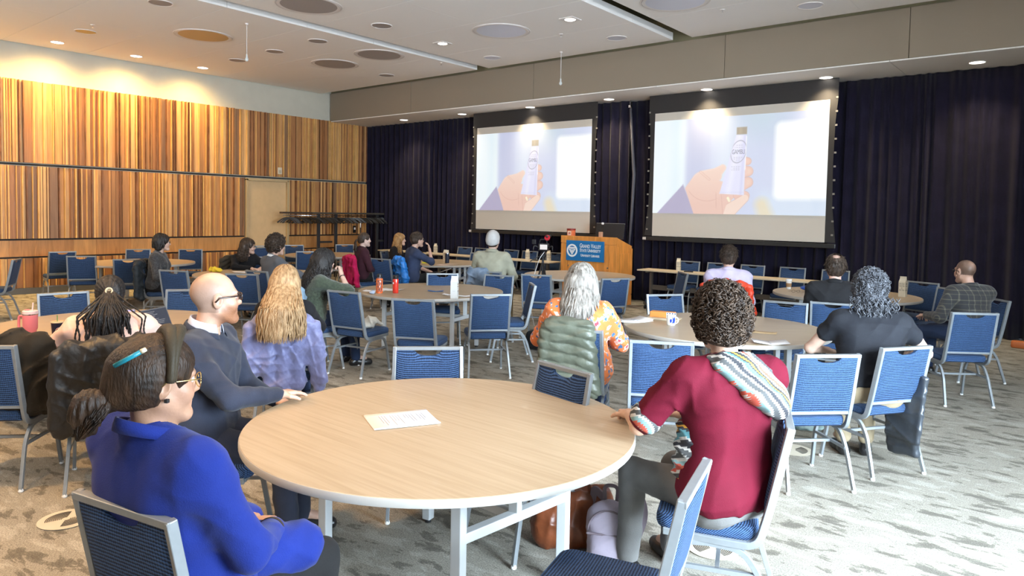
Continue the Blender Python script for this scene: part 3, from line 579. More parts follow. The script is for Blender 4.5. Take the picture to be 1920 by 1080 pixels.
CT = [
 (-6.09, 4.64, 12, 'blue empty chair with a white cloth bag on its seat, beside the dark green sweater', 3),
 (-5.11, 4.72, 28, 'blue empty chair seen squarely from behind, near side of the middle round table', 3),
 (-3.24, 3.13, 226, 'blue chair at the far edge of the big front table, only its scooped back showing', 1),
 (-2.27, 3.25, 168, 'dark blue chair back leaning at the far right edge of the big front table', 1),
 (-4.88, 5.62, 51, 'blue empty chair seen from behind, right of the white milk carton', 3),
 (-5.24, 6.80, 136, 'blue chair seen from the side right of the middle table, facing left', 3),
 (-6.01, 7.88, 24, 'dark blue chair left of the grey-haired head, at the round table by the lectern', 4),
 (-6.30, 7.42, 197, 'blue chair on the far side of the middle table, in front of the beanie wearer', 3),
 (-4.97, 8.29, 62, 'blue chair right of the grey-haired head, before the lectern', 4),
 (-2.26, 4.40, 29, 'blue chair left of the maroon shirt, pushed to the near side of the right table', 2),
 (-3.60, 7.05, 235, 'blue chair beyond the orange snack box, far side of the right round table', 2),
 (-4.80, 9.98, 134, 'dark chair seen from the side near the curtain table, its seat towards the lectern', 'R'),
 (-2.41, 7.40, 187, 'blue chair on the far side of the right table, in front of the balding man', 2),
 (-2.03, 7.70, 12, 'blue chair of the balding man in black, left of the grey curls', 10),
 (-1.27, 4.75, 46, 'bright blue empty chair right of the striped scarf, catching daylight', 2),
 (-.95, 5.43, 57, 'bright blue chair of the person in the black tee, catching daylight', 2),
 (-.83, 7.95, 37, 'blue empty chair in front of the man in the plaid shirt', 10),
 (-.80, 9.58, 128, 'blue chair of the man in plaid, rightmost in the picture', 10),
 (-1.35, 10.55, 150, 'dark chair hidden behind the shoulder of the man in plaid', 10),
 (-1.80, 11.30, 160, 'dark chair right of the milk carton on the far right round table', 10),
 (-.98, 2.17, 104, 'blue chair cut by the bottom edge, between camera and the maroon shirt', 1),
 (-2.13, .85, 12, 'chair of the woman in the cobalt blazer, bottom left', 1),
 (-5.18, 1.24, 46, 'chair hung with a dark backpack at the left picture edge', 5),
 (-14.42, 4.74, 84, 'dark blue empty chair by the slatted wall, leftmost of a pair', 7),
 (-13.03, 4.56, 60, 'dark blue empty chair by the slatted wall, right one of a pair', 7),
 (-14.52, 6.10, 240, 'chair on the wall side left of the black bob haircut, only its top showing', 7),
 (-11.90, 4.84, 55, 'dark blue chair above the braided hair, near side of the wall table', 7),
 (-14.04, 6.91, 239, 'chair on the wall side between the bob and the long dark curls', 7),
 (-9.54, 4.46, 27, 'dark blue empty chair in front of the woman in embroidered black', 6),
 (-7.25, 3.55, 235, 'dark blue chair behind the open laptop left of the bald man', 5),
 (-8.54, 4.88, 36, 'dark blue chair right of the bald man, at the yellow pouch table', 6),
 (-14.56, 8.78, 250, 'dark blue chair by the tan door, left of the curly brown head', 8),
 (-14.0, 8.4, 268, 'dark blue chair just left of the curly brown head', 8),
 (-11.25, 6.90, 236, 'dark blue chair low left of the curly brown head', 6),
 (-14.52, 9.62, 242, 'chair on the wall side right of the curly brown head', 8),
 (-12.25, 8.42, 56, 'dark blue chair left of the long black curls', 8),
 (-14.17, 10.81, 242, 'chair under the coat rack, in front of the wood panels', 8),
 (-9.74, 8.21, 11, 'dark blue empty chair between the woman in maroon and the blue jacket', 9),
 (-6.96, 6.98, 228, 'blue chair far side of the middle table, left of the white milk carton', 3),
 (-12.78, 3.57, 150, 'chair facing left at the left picture edge, seen from the side', 7),
 (-7.75, 2.55, 265, 'dark blue chair behind the pink tumbler at the left edge', 5),
 (-5.93, 12.58, 182, 'dark chair behind the curtain table, right beside the milk carton', 'R'),
 (-5.34, 12.59, 180, 'dark chair behind the curtain table, left of the man in lavender', 'R'),
 (-4.70, 12.59, 180, 'dark chair behind the curtain table, right of the man in lavender', 'R'),
 (-4.01, 12.63, 180, 'dark chair behind the curtain table, above the paper coffee cup', 'R'),
 (-3.30, 12.61, 180, 'dark chair behind the curtain table, hidden by the balding head', 'R'),
 (-11.80, 12.60, 186, 'dark chair by the curtain, left one of the close pair left of the beanie', 'R'),
 (-11.28, 12.62, 176, 'dark chair by the curtain, right one of the close pair left of the beanie', 'R'),
 (-10.40, 12.68, 180, 'dark chair by the curtain, just right of the beanie wearer', 'R'),
 (-9.82, 12.64, 180, 'dark chair by the curtain, behind the video camera tripod', 'R'),
 (-9.15, 12.63, 180, 'dark chair by the curtain, left of the lectern', 'R'),
 (-9.95, 11.05, 186, 'blue chair on the far side of the milk carton table', 9),
]
for x, y, p, lb, gi in CT: chair_top(x, y, p, lb, g[gi])

# ------------------------------------------------------------------ round tables
def make_table():
    t = empty('round_table'); r = .93
    MB().lathe([(.001, .712), (r-.012, .712), (r-.002, .716), (r, .722), (r, .742), (r-.003, .7485), (.001, .7485)], n=96).build('table_edge', WHITE_RIM, t, smooth='auto')
    MB().lathe([(.001, .7485), (r-.004, .7485), (r-.006, .7505), (.001, .7505)], n=96).build('tabletop', LAM, t, smooth='auto')
    P = [(.46, -.36), (.52, .30), (-.46, .36), (-.52, -.30)]
    for x, y in P: lg = MB().box((x, y, .365), (.05, .05, .69), rot=R(10)).build('leg', TLEG, t, bevel=.004); MB().lathe([(.001, 0), (.018, 0), (.018, .02), (.001, .02)], c=(x, y, 0), n=10).build('foot_glide', BLACK, lg)
    b = MB()
    for a, c in ((0, 1), (2, 3)):
        A, C_ = np.array(P[a]), np.array(P[c])
        for z in (.69, .44): b.tube([(*A, z), (*C_, z)], .01, square=(.022, .022), ref=(0, 0, 1))
        m_ = (A+C_)/2; b.box((*m_, .565), (.045, .045, .21), rot=R(10))
    b.tube([(*((np.array(P[0])+P[1])/2), .44), (*((np.array(P[2])+P[3])/2), .44)], .01, square=(.02, .02), ref=(0, 0, 1)); b.build('base_frame', TLEG, t, bevel=.003)
    return t
T0 = make_table()
TABLES = [(-2.41, 2.43, 0, 'big round table in the front with one white handout on it'), (-2.62, 6.34, 40, 'round table on the right with blue painted mug and snack box'), (-6.60, 6.42, 20, 'round table in the middle with orange and red bottles'),
 (-6.64, 9.90, 15, 'empty round table in front of the lectern'), (-6.50, 2.50, 60, 'round table on the left with the pink tumbler and laptops'), (-10.05, 6.00, 10, 'round table holding the yellow pouch, behind the bald man'),
 (-13.30, 5.60, 35, 'empty round table by the slatted wall on the left'), (-13.30, 9.70, 0, 'empty round table near the coat rack and door'), (-10.15, 10.00, 30, 'round table with two milk cartons and a navy mug'), (-2.58, 10.35, 10, 'round table far right with paper cup and milk carton')]
for i, (x, y, a, lb) in enumerate(TABLES):
    o = T0 if i == 0 else copy_tree(T0); o.location = (x, y, 0); o.rotation_euler = (0, 0, R(a)); tag(o, lb, 'table', 'round tables')
# narrow tables along the curtain
def make_long():
    t = empty('folding_table'); MB().box((0, 0, .728), (1.82, .46, .026)).build('tabletop', mat('pale_laminate', (.58, .48, .34), .4), t, bevel=.004)
    br = mat('bronze_leg', (.10, .085, .07), .5, .3)
    for sg in (-1, 1):
        lg = MB().box((sg*.72, 0, .42), (.05, .07, .60)).box((sg*.72, 0, .70), (.06, .38, .03)).box((sg*.72, 0, .11), (.05, .50, .05)).build('leg', br, t, bevel=.004)
        for s2 in (-1, 1): MB().lathe([(.001, -.014), (.035, -.014), (.04, -.008), (.04, .008), (.035, .014), (.001, .014)], rot=Matrix.Rotation(R(90), 3, 'Y'), c=(sg*.72, s2*.22, .041), n=16).build('castor', BLACK, lg, smooth='auto')
    MB().box((0, .0, .40), (1.44, .03, .09)).build('modesty_rail', br, t, bevel=.003); return t
Q0 = make_long()
for i, (x, y, lb) in enumerate([(-5.79, 12.18, 'narrow table along the curtain right of the lectern, holding a milk carton'), (-3.93, 12.18, 'narrow table along the curtain behind the man in lavender'), (-9.75, 12.24, 'narrow table along the curtain left of the lectern'), (-11.6, 12.24, 'narrow table along the curtain behind the beanie wearer'), (-13.46, 12.24, 'narrow table along the curtain, leftmost one')]):
    o = Q0 if i == 0 else copy_tree(Q0); o.location = (x, y, 0); tag(o, lb, 'table', 'narrow tables along the curtain')

# ------------------------------------------------------------------ people
def rotm(yaw=0, pitch=0, roll=0):
    # yaw about z, then pitch (nod down positive), then roll
    return np.array((Matrix.Rotation(R(yaw), 3, 'Z') @ Matrix.Rotation(R(-pitch), 3, 'X') @ Matrix.Rotation(R(roll), 3, 'Y')))
def folds(amp, seed=0, f=1.0):
    # creased cloth: a few warped families of narrow ridges
    r = np.random.default_rng(seed); K = r.normal(0, 1, (6, 3))*np.array([17, 17, 42])*f; W = r.normal(0, 8, (6, 3)); G_ = r.normal(0, 7, (6, 3)); ph = r.uniform(0, 6, 6)
    def d(X, Y, Z):
        o = 0
        for k, w_, g_, p in zip(K, W, G_, ph):
            m_ = .5+.5*np.sin(g_[0]*X+g_[1]*Y+g_[2]*Z+p*2); o = o+m_*(1-np.abs(np.sin(.5*(k[0]*X+k[1]*Y+k[2]*Z)+p+1.3*np.sin(w_[0]*X+w_[1]*Y+w_[2]*Z))))**2.2
        return amp*(o-.75)
    return d
def skin_mat(name, c): return mat(name, c, .48, attr=True, var=.06, scale=14, bump=.08, bscale=120)
SKIN = skin_mat('skin', (.6, .4, .3))
def cloth_mat(name, c, rough=.85, sheen=.03, var=.10, scale=7, bscale=260, bump=.2, color2=None, coat=0): return mat(name, c, rough, var=var, scale=scale, bump=bump, bscale=bscale, sheen=sheen, color2=color2, coat=coat, spec=.18)

def hand_prims(w_, d, n, side, curl=.6, spread=1.0, thumb=.6):
    # w_: wrist, d: direction of the fingers, n: normal of the back of the hand, side: +1 right, -1 left (thumb side)
    d = np.array(d, float); d /= np.linalg.norm(d); n = np.array(n, float); n -= d*(n@d); n /= np.linalg.norm(n); t = np.cross(n, d)*-side; w_ = np.array(w_, float)
    S = SDF(); L = .088
    for k, o in enumerate((.028, .009, -.010, -.027)): S.cap(w_+d*.01+t*o*.55, w_+d*(L-(.002, 0, .003, .010)[k])+t*o, .015, .0125, k=.012)
    S.cap(w_-d*.03, w_+d*.015, .025, .024, k=.02)
    for k, (o, l) in enumerate(zip((.029, .0095, -.0105, -.029), (.074, .083, .077, .060))):
        p = w_+d*(L-(.002, 0, .003, .010)[k])+t*o; a = 0.12*curl; dd = d+t*o*spread*1.8; dd /= np.linalg.norm(dd); c = curl*(.75+.12*k)
        for j, fr in enumerate((.45, .32, .23)):
            a += c*(.7, .9, .6)[j]; v = dd*math.cos(a)-n*math.sin(a); q = p+v*l*fr; S.cap(p, q, .0098-.0008*j, .0090-.0009*j, k=.004 if j == 0 else .003); p = q
    p = w_+d*.022+t*.024; v = d*.55+t*.85-n*.35*thumb; v /= np.linalg.norm(v); q = p+v*.036; S.cap(p, q, .0145, .0115, k=.014)
    v2 = d*.9+t*.35-n*.5*thumb; v2 /= np.linalg.norm(v2); q2 = q+v2*.030; S.cap(q, q2, .0112, .0100, k=.004); v3 = v2-n*.3*thumb; v3 /= np.linalg.norm(v3); S.cap(q2, q2+v3*.022, .0100, .0080, k=.004)
    return S
def head_prims(c, M, s=1.0, female=False, chin=0, earsize=1.0, jaw=1.0):
    T = lambda *p: c+M@(np.array(p, float)*s); S = SDF(); Mm = Matrix(M.tolist())
    def e(p, r, k=.02, rx=None, op='u'): S.ell(T(*p), np.array(r)*s, Mm if rx is None else Matrix((M@np.array(rx)).tolist()), k*s, op)
    def cp(a, b, ra, rb=None, k=.015, op='u'): S.cap(T(*a), T(*b), ra*s, None if rb is None else rb*s, k*s, op)
    e((0, -.012, .030), (.076, .096, .086)); e((0, .028, -.030), (.060, .062, .086), .03)
    cp((-.052, -.002, -.058), (-.018, .066, -.102), .021*jaw, .018, .03); cp((.052, -.002, -.058), (.018, .066, -.102), .021*jaw, .018, .03)
    cp((-.012, .076, -.103), (.012, .076, -.103), .017, k=.025)
    cp((-.044, .060, -.030), (-.038, .066, -.04), .020, k=.03); cp((.044, .060, -.030), (.038, .066, -.04), .020, k=.03)
    cp((-.040, .078, .022), (.040, .078, .022), .012, k=.015)
    for x in (-1, 1): S.ell(T(x*.032, .099, .002), np.array([.017, .014, .012])*s, Mm, .012*s, 's')
    cp((0, .086, .010), (0, .104, -.030), .0075, .0125, .012); cp((-.011, .094, -.036), (.011, .094, -.036), .0085, k=.008)
    cp((-.018, .083, -.062), (.018, .083, -.062), .0085, k=.006); cp((-.015, .082, -.074), (.015, .082, -.074), .0092, k=.006); 
    for x in (-1, 1):
        rx = np.array(Matrix.Rotation(R(-18*x), 3, 'Z') @ Matrix.Rotation(R(-12), 3, 'X'))
        e((x*.079, -.006, -.010), (.0085, .021*earsize, .033*earsize), .010, rx); e((x*.088, -.002, -.006), (.006, .011, .018), .004, rx, 's')
    return S, T
def person(label, x, y, phi, hz=1.23, lean=0, twist=0, head=(0, 0, 0), arms=None, bulk=1.0, sh=1.0, s=1.0, skin=(.62, .40, .30), top=None, sleeve='long', trousers=None, shoes=None, hair=None, female=False, legs=None, shirt_low=.52, paint=None, neckhole=.062, hands='lr', fine=False, side=0, headshift=(0, 0, 0), knees=None, top_fold=.0045, top_grow=.013, seed=0, collar=None, group=None, nofeet=False, hemcol=None):
    root = empty('person', (x, y, 0), R(phi), label, 'person', group)
    A = math.sin(R(lean)); Bc = math.cos(R(lean)); pel = np.array([0, -.09, .565]); dz = (hz-.565)/Bc; tors = dz-.165*s
    up = np.array([side, A, Bc]); ch = pel+up*tors*.66; nk = pel+up*tors*.98+np.array([0, -.005, 0]); hc = pel+up*dz+np.array([0, .035, 0])+np.array(headshift); hc[2] = hz
    tw = R(twist); tx = np.array([math.cos(tw), math.sin(tw), 0]); ty = np.array([-math.sin(tw), math.cos(tw), 0])
    shw = (.165 if female else .182)*sh
    SH = {k: nk-up*.050+tx*shw*k-ty*.005 for k in (-1, 1)}
    arms = arms or {}
    dflt = {1: (None, None, None, None), -1: (None, None, None, None)}
    B = SDF(); Tp = SDF(); Hd = []
    # torso
    for S, e, isT in ((B, 0, 0), (Tp, 1, 1)):
        g_ = (top_grow if isT else 0)
        S.cap(SH[-1]*.9+nk*.1-up*.01, SH[1]*.9+nk*.1-up*.01, .056+g_, k=.05)
        S.cap(ch-tx*.075*sh+up*.04, ch+tx*.075*sh+up*.04, .098*bulk+g_, k=.06)
        S.cap(ch-tx*.055*sh-up*.10, ch+tx*.055*sh-up*.10, .100*bulk+g_, k=.06)
        w0 = pel+up*tors*.22
        S.cap(w0-tx*.055*bulk, w0+tx*.055*bulk, (.098 if not female else .092)*bulk+g_, k=.07)
        S.cap(pel-np.array([.075, 0, -.0])*bulk+[0, 0, .02], pel+np.array([.075, 0, 0])*bulk+[0, 0, .02], .105*bulk+(g_+.014 if isT else 0), k=.06)
        if female: 
            for q in (-1, 1): S.ell(ch+tx*.075*q+ty*.085*bulk-up*.02, (.06+g_, .055+g_, .062+g_), None, .05)
        S.cap(nk-up*.03, nk+up*.012, .075+g_*.5, .054+g_*.3, k=.04)
        for q in (-1, 1): S.cap(nk-up*.005-ty*.01, SH[q]*.85+nk*.15+up*.022-ty*.008, .050+g_*.6, .038+g_*.8, k=.05)
    nb = nk+up*.0; ntop = hc-np.array([0, 0, .0])+rotm(*head)@np.array([0, -.025, -.055])
    HR = rotm(*head)
    Hs, T = head_prims(hc, HR, s, female)
    Hs.cap(ntop, nb-up*.02, .050*s, .058*s, k=.03); Hs.cap(nb-up*.02, nb-up*.06, .058*s, .08, k=.03)
    # arms
    skin_parts = []
    for k in (-1, 1):
        a = arms.get(k, {}); el = np.array(a.get('e', (k*.265, -.01, .70)), float); wr = np.array(a.get('w', (k*.10, .235, .665)), float)
        S0 = SH[k]
        # never stretch an arm
        for it in range(1):
            v = el-S0; l = np.linalg.norm(v); v = v/l*min(max(l, .25), .31)*1.0; el = S0+v; v = wr-el; l = np.linalg.norm(v); wr = el+v/l*min(max(l, .23), .27)
        B.cap(S0, el, .050*bulk**.5, .040, k=.03); B.cap(el, wr, .040, .026, k=.02)
        g_ = top_grow
        if sleeve == 'long': Tp.cap(S0, el, (.052*bulk**.5)+g_*.9, .041+g_, k=.04); Tp.cap(el, wr, .041+g_, .031+g_*.7, k=.025)
        elif sleeve == 'mid': Tp.cap(S0, el, (.052*bulk**.5)+g_*.9, .043+g_, k=.04); m_ = el+(wr-el)*a.get('roll', .25); Tp.cap(el, m_, .046+g_, .042+g_, k=.02)
        else: m_ = S0+(el-S0)*a.get('roll', .62); Tp.cap(S0, m_, (.052*bulk**.5)+g_*.9, .047*bulk**.5+g_*1.0, k=.04)
        if k in arms.get('show', (-1, 1)):
            d = np.array(a.get('d', wr-el), float); n = np.array(a.get('n', (0, 0, 1)), float); hs = hand_prims(wr+(wr-el)/np.linalg.norm(wr-el)*.012, d, n, k, a.get('curl', .6))
            Hd.append(hs.mesh(.0045 if not fine else .0035))
        a['el'] = el; a['wr'] = wr; arms[k] = a
    # legs
    Lg = SDF(); kn = knees or {}; FT = {}
    for k in (-1, 1):
        hp = pel+np.array([k*.085, .03, -.01]); q = kn.get(k, {}); K_ = np.array(q.get('k', (k*.125, .40, .515)), float); An = np.array(q.get('a', (k*.13, .40, .09)), float)
        v = K_-hp; K_ = hp+v/np.linalg.norm(v)*.43; v = An-K_; An = K_+v/np.linalg.norm(v)*.42
        if An[2] < .075: An[2] = .075
        for S, e in ((B, 0), (Lg, .012)):
            S.cap(hp, K_, .082*bulk**.5+e, .058+e, k=.05); S.cap(K_, An, .055+e, .038+e*1.6, k=.03)
        Lg.cap(pel-np.array([.07, 0, -.0])*bulk, pel+np.array([.07, 0, 0])*bulk, .108*bulk, k=.06)
        ft = np.array(q.get('t', (k*.03, .15, 0)), float); FT[k] = (An, ft)
        B.cap(An, An+ft*.7+[0, 0, -.03], .032, .028, k=.02)
    headmesh = Hs.mesh(.0045 if fine else .006); bm_ = B.mesh(.014)
    skin = np.array(skin)*np.array([.80, .76, .74])
    def colr(V):
        c = np.tile(skin, (len(V), 1)); q = (V-hc)@HR/s
        lip = np.exp(-((q[:, 2]+.068)/.010)**2-((q[:, 0])/.022)**2)*(q[:, 1] > .074); c = c*(1-lip[:, None]*.55)+np.array([.50, .17, .15])*lip[:, None]*.55
        ck = np.exp(-((np.abs(q[:, 0])-.045)/.02)**2-((q[:, 2]+.03)/.025)**2)*(q[:, 1] > .03); c = c*(1-ck[:, None]*.22)+np.array([.62, .25, .18])*ck[:, None]*.22
        br = np.exp(-((q[:, 2]-.028)/.005)**2-((np.abs(q[:, 0])-.034)/.017)**4)*(q[:, 1] > .06); c = c*(1-br[:, None]*.7)+np.array([.08, .05, .035])*br[:, None]*.7
        if paint: c = paint(q, c, V)
        return c
    mesh_obj('body', [headmesh, bm_]+Hd, SKIN, root, colr)
    for k in (-1, 1):
        eb = MB().lathe([(.0005, -.0115), (.007, -.0092), (.0112, -.003), (.0112, .003), (.007, .0092), (.0005, .0115)][::1], n=12, rot=Matrix(HR.tolist())@Matrix.Rotation(R(-90), 3, 'X'), c=T(k*.032, .0785, .001))
        eb.build('eye', mat('eye_white', (.75, .73, .70), .2), root, smooth=True)
    if top is not None:
        if shirt_low: pass
        Tp.ell(nk+up*.03+ty*.012, (neckhole, neckhole, .045), None, .012, 's')
        Tp.cut(pel+np.array([0, 0, shirt_low-.565]), (0, 0, -1))
        col = hemcol
        mesh_obj('top' if 'blazer' not in label else 'blazer', [Tp.mesh(.009 if fine else .012, folds(top_fold, seed))], top, root)
    if trousers is not None: mesh_obj('trousers', [Lg.mesh(.013, folds(.004, seed+3))], trousers, root)
    if shoes is not None:
        for k in (-1, 1):
            An, ft = FT[k]; S = SDF(); f = ft/np.linalg.norm(ft); a = np.array([An[0], An[1], 0]); S.cap(a-f*.03+[0, 0, .045], a-f*.0+[0, 0, .075], .040, .038, k=.03); S.cap(a-f*.04+[0, 0, .032], a+f*.16+[0, 0, .032], .033, .036, k=.03); S.cap(a+f*.06+[0, 0, .045], a+f*.12+[0, 0, .035], .036, .034, k=.03); S.cut((0, 0, .004), (0, 0, -1))
            mesh_obj('shoe', [S.mesh(.009)], shoes, root)
    root['hc'] = [float(v) for v in hc]
    ctx = dict(root=root, hc=hc, HR=HR, T=T, s=s, nk=nk, up=up, tx=tx, ty=ty, arms=arms, ch=ch, pel=pel, SH=SH, FT=FT, tors=tors)
    if hair: hair(ctx)
    del root['hc']
    return ctx
def bst(l, ax=-1): return np.stack(np.broadcast_arrays(*l), ax)
# ---- hair
def hairmat(name, c, c2=None, rough=.45): return mat(name, c, rough, color2=c2 or tuple(min(1, v*2.0+.01) for v in c), scale=16, stretch=(3, 3, .6), bump=.5, bscale=60, spec=.35)
def skull(ctx, t, k=.02, back=0, low=-.05, y0=.045, face=True, wide=1.0, top=0, disp=None, h=.007, extra=None):
    # hair cap that leaves the face free
    T, HR, s = ctx['T'], ctx['HR'], ctx['s']; M = Matrix(HR.tolist()); S = SDF()
    S.ell(T(0, -.014-back/2, .032+top/2), np.array([.078*wide+t, .097+t+back/2, .088+t+top/2])*s, M)
    S.ell(T(0, -.035, -.015), np.array([.070*wide+t, .072+t, .075+t])*s, M, .03)
    if extra: extra(S, T, M)
    if face:
        S.ell(T(0, .125, -.045), np.array([.075, .085, .105])*s, M, .012, 's')
        for x in (-1, 1): S.ell(T(x*.088, .018, -.03), np.array([.030, .030, .045])*s, M, .01, 's')
    S.cut(T(0, 0, low), HR@np.array([0, .25, -1]))
    return S.mesh(h, disp)
def strand_noise(amp, f=150):
    def d(X, Y, Z): return amp*np.sin(f*X+8*np.sin(20*Y+5*Z))*np.sin(f*.8*Y+6*np.sin(17*X-9*Z))
    return d
def short_hair(m, t=.012, low=-.055, bald=None, wide=1.0, n=500, ln=.03, y0=.0, top=0, mess=.4):
    def f(ctx):
        parts = [skull(ctx, t, low=low, wide=wide, top=top, disp=strand_noise(.003))]
        if n:
            r = np.random.default_rng(3); u = r.normal(0, 1, (n*3, 3)); u /= np.linalg.norm(u, axis=1)[:, None]
            u = u[(u[:, 2] > -.35) & ((u[:, 1] < .25) | (u[:, 2] > .55))][:n]
            if bald: u = u[~bald(u)]
            p0 = np.array([0, -.014, .032])+u*(np.array([.078*wide, .097, .088+top])+t-.006); fl = np.array([0, -.5, -.5])+mess*r.normal(0, 1, (len(u), 3)); fl = fl-u*(fl*u).sum(1)[:, None]; ts = np.linspace(0, 1, 4)[None, :, None]
            P = p0[:, None]+fl[:, None]*ln*ts+u[:, None]*.012*np.sin(ts*2.2); P = ctx['hc']+(P*ctx['s'])@ctx['HR'].T
            parts.append(tubes(P, np.array([.0035, .004, .003, .0005])[None], 4))
        mesh_obj('hair', parts, m, ctx['root'])
    return f
def curly_hair(m, t=.035, n=650, r0=.013, tr=.0042, region=None, low=-.07, turns=1.6, jit=.014, wide=1.0, top=.0, long=0, h=.008):
    def f(ctx):
        s = ctx['s']; r = np.random.default_rng(5); parts = [skull(ctx, t*.80, low=low, wide=wide, top=top, disp=lambda X, Y, Z: .006*np.sin(90*X+2)*np.sin(80*Y)*np.sin(85*Z), h=h)]
        u = r.normal(0, 1, (n*6, 3)); u /= np.linalg.norm(u, axis=1)[:, None]; keep = (u[:, 2] > -.75) & ((u[:, 1] < .35) | (u[:, 2] > .30)) & ((u[:, 1] < .62) | (u[:, 2] > .5)); u = u[keep][:n]; N_ = len(u)
        c0 = np.array([0, -.02, .025])+u*(np.array([.078*wide+t*.75, .097+t*.75, .092+t*.75+top]))*(1+r.uniform(-.10, .10, (N_, 1)))
        ax = u*.5+r.normal(0, .7, (N_, 3)); ax[:, 2] -= .6; ax /= np.linalg.norm(ax, axis=1)[:, None]; q = np.cross(ax, u+.01); q /= np.linalg.norm(q, axis=1)[:, None]; w_ = np.cross(ax, q)
        m_ = 13; th = np.linspace(0, turns*2*np.pi, m_)[None, :]+r.uniform(0, 6, (N_, 1)); rad = r0*r.uniform(.6, 1.2, (N_, 1)); ln = r.uniform(.012, .032, (N_, 1))
        P = c0[:, None]+q[:, None]*(rad*np.cos(th))[..., None]+w_[:, None]*(rad*np.sin(th))[..., None]+ax[:, None]*(ln*np.linspace(-.5, .5, m_)[None])[..., None]
        P = ctx['hc']+(P*s)@ctx['HR'].T; parts.append(tubes(P, tr*np.sin(np.linspace(.25, 2.9, m_))[None]**.5, 4))
        if long:
            parts += [long(ctx)]
        mesh_obj('hair', parts, m, ctx['root'])
    return f
def hang_strands(ctx, n, length, flare=.05, wave=.01, wf=5, rad=.0045, back=.03, part=0, frontmin=-.2, seed=1, m_=22, curl=0, gather=None, side_y=.03, spread=1.0, taper=.25, cling=.0, ends=.12, sides=4, t=.014):
    r = np.random.default_rng(seed); s = ctx['s']
    th = np.concatenate([r.uniform(-math.pi*.63, math.pi*.63, n)])  # angle around from the back
    a0 = np.arccos(1-r.uniform(0, 1, n)**1.0*1.0)*.98; L = length*(1+r.uniform(-ends, ends*.5, n)); up_ = (math.pi/2-a0)*.10
    arc = up_; tot = L; ts = np.linspace(0, 1, m_)[None]*(arc+tot)[:, None]
    al = np.minimum(a0[:, None]+ts/.10, math.pi/2+.15); hang = np.maximum(0, ts-arc[:, None]-.015)
    ex = np.array([.080+t, .098+t, .092+t]); sx = np.sin(th)[:, None]; cy = -np.cos(th)[:, None]
    rho = np.sin(al); X = sx*rho*ex[0]; Y = cy*rho*ex[1]-.014; Z = np.cos(al)*ex[2]+.032
    ph = r.uniform(0, 6.28, (n, 1)); hh = hang
    fl = flare*np.minimum(1, hh/.25)
    X = X+sx*fl*spread+wave*np.sin(wf*2*math.pi*hh/.3+ph)*np.minimum(1, hh/.06); Y = Y+cy*fl*.35-back*np.minimum(1, hh/.18)+wave*np.cos(wf*2*math.pi*hh/.3+ph*1.3)*np.minimum(1, hh/.06)*.8
    Z = Z-hh
    inn = r.uniform(.55, 1, (n, 1)); X = X*(1-(1-inn)*np.minimum(1, hh/.1)); Y = np.where(hh > 0, Y, Y)
    P = bst([X, Y, Z], -1)*s
    # the part over the skull follows the head; the rest hangs plumb
    Ph = P@ctx['HR'].T; yaw = math.atan2(ctx['HR'][1, 0], ctx['HR'][0, 0]); Ry = np.array(Matrix.Rotation(yaw, 3, 'Z')); Pp = P@Ry.T; wgt = np.minimum(1, hh/.08)[..., None]; P = ctx['hc']+Ph*(1-wgt)+Pp*wgt
    rr = rad*r.uniform(.7, 1.3, (n, 1))*np.interp(np.linspace(0, 1, m_), [0, .1, .75, 1], [.6, 1, 1, taper])[None]
    return P, rr
def long_hair(m, length=.30, n=420, flare=.05, wave=.008, wf=3, rad=.006, back=.04, vol=.0, seed=1, t=.016, low=-.08, m_=22, body=True, y0=0, **kw):
    def f(ctx):
        def ex(S, T, M):
            yaw = math.atan2(ctx['HR'][1, 0], ctx['HR'][0, 0]); Ry = np.array(Matrix.Rotation(yaw, 3, 'Z')); s = ctx['s']; hc = ctx['hc']
            for q in (-1, 0, 1): S.cap(hc+Ry@np.array([q*.045, -.05-(q == 0)*.02, .0])*s, hc+Ry@np.array([q*(.05+flare*.7), -.045-back-(q == 0)*.02, -length*.80])*s, (.055+vol)*s, (.030+flare*.25)*s, k=.04)
        S_ = skull(ctx, t, low=-.9, disp=strand_noise(.003), extra=ex if body else None, h=.009)
        P, rr = hang_strands(ctx, n, length, flare, wave, wf, rad, back, seed=seed, m_=m_, t=t, **kw)
        mesh_obj('hair', [S_, tubes(P, rr, 4)], m, ctx['root'])
    return f
# ---- small wearables
def glasses(ctx, frame, lens=(.8, .85, .9), r=.022, thick=.0022, rect=False):
    T = ctx['T']; o = MB()
    for k in (-1, 1):
        if rect: pts = [T(k*.033+a*.023, .104, .002+b*.015) for a, b in ((-1, .9), (-.9, 1), (.9, 1), (1, .9), (1, -.7), (.8, -1), (-.7, -1), (-1, -.6), (-1, .9))]
        else: pts = [T(k*.033+r*math.cos(a), .104-.004*abs(math.cos(a)), -.002+r*.86*math.sin(a)) for a in np.linspace(0, 2*math.pi, 17)]
        o.tube(pts, thick*ctx['s'], 6); o.tube([T(k*(.033+r), .100, .006), T(k*.078, .075, .008), T(k*.088, .0, .006), T(k*.086, -.018, -.012)], thick*1.15*ctx['s'], 6)
    o.tube([T(-.012, .106, .003), T(0, .109, .006), T(.012, .106, .003)], thick*ctx['s'], 6)
    return o.build('glasses', frame, ctx['root'], smooth=True)
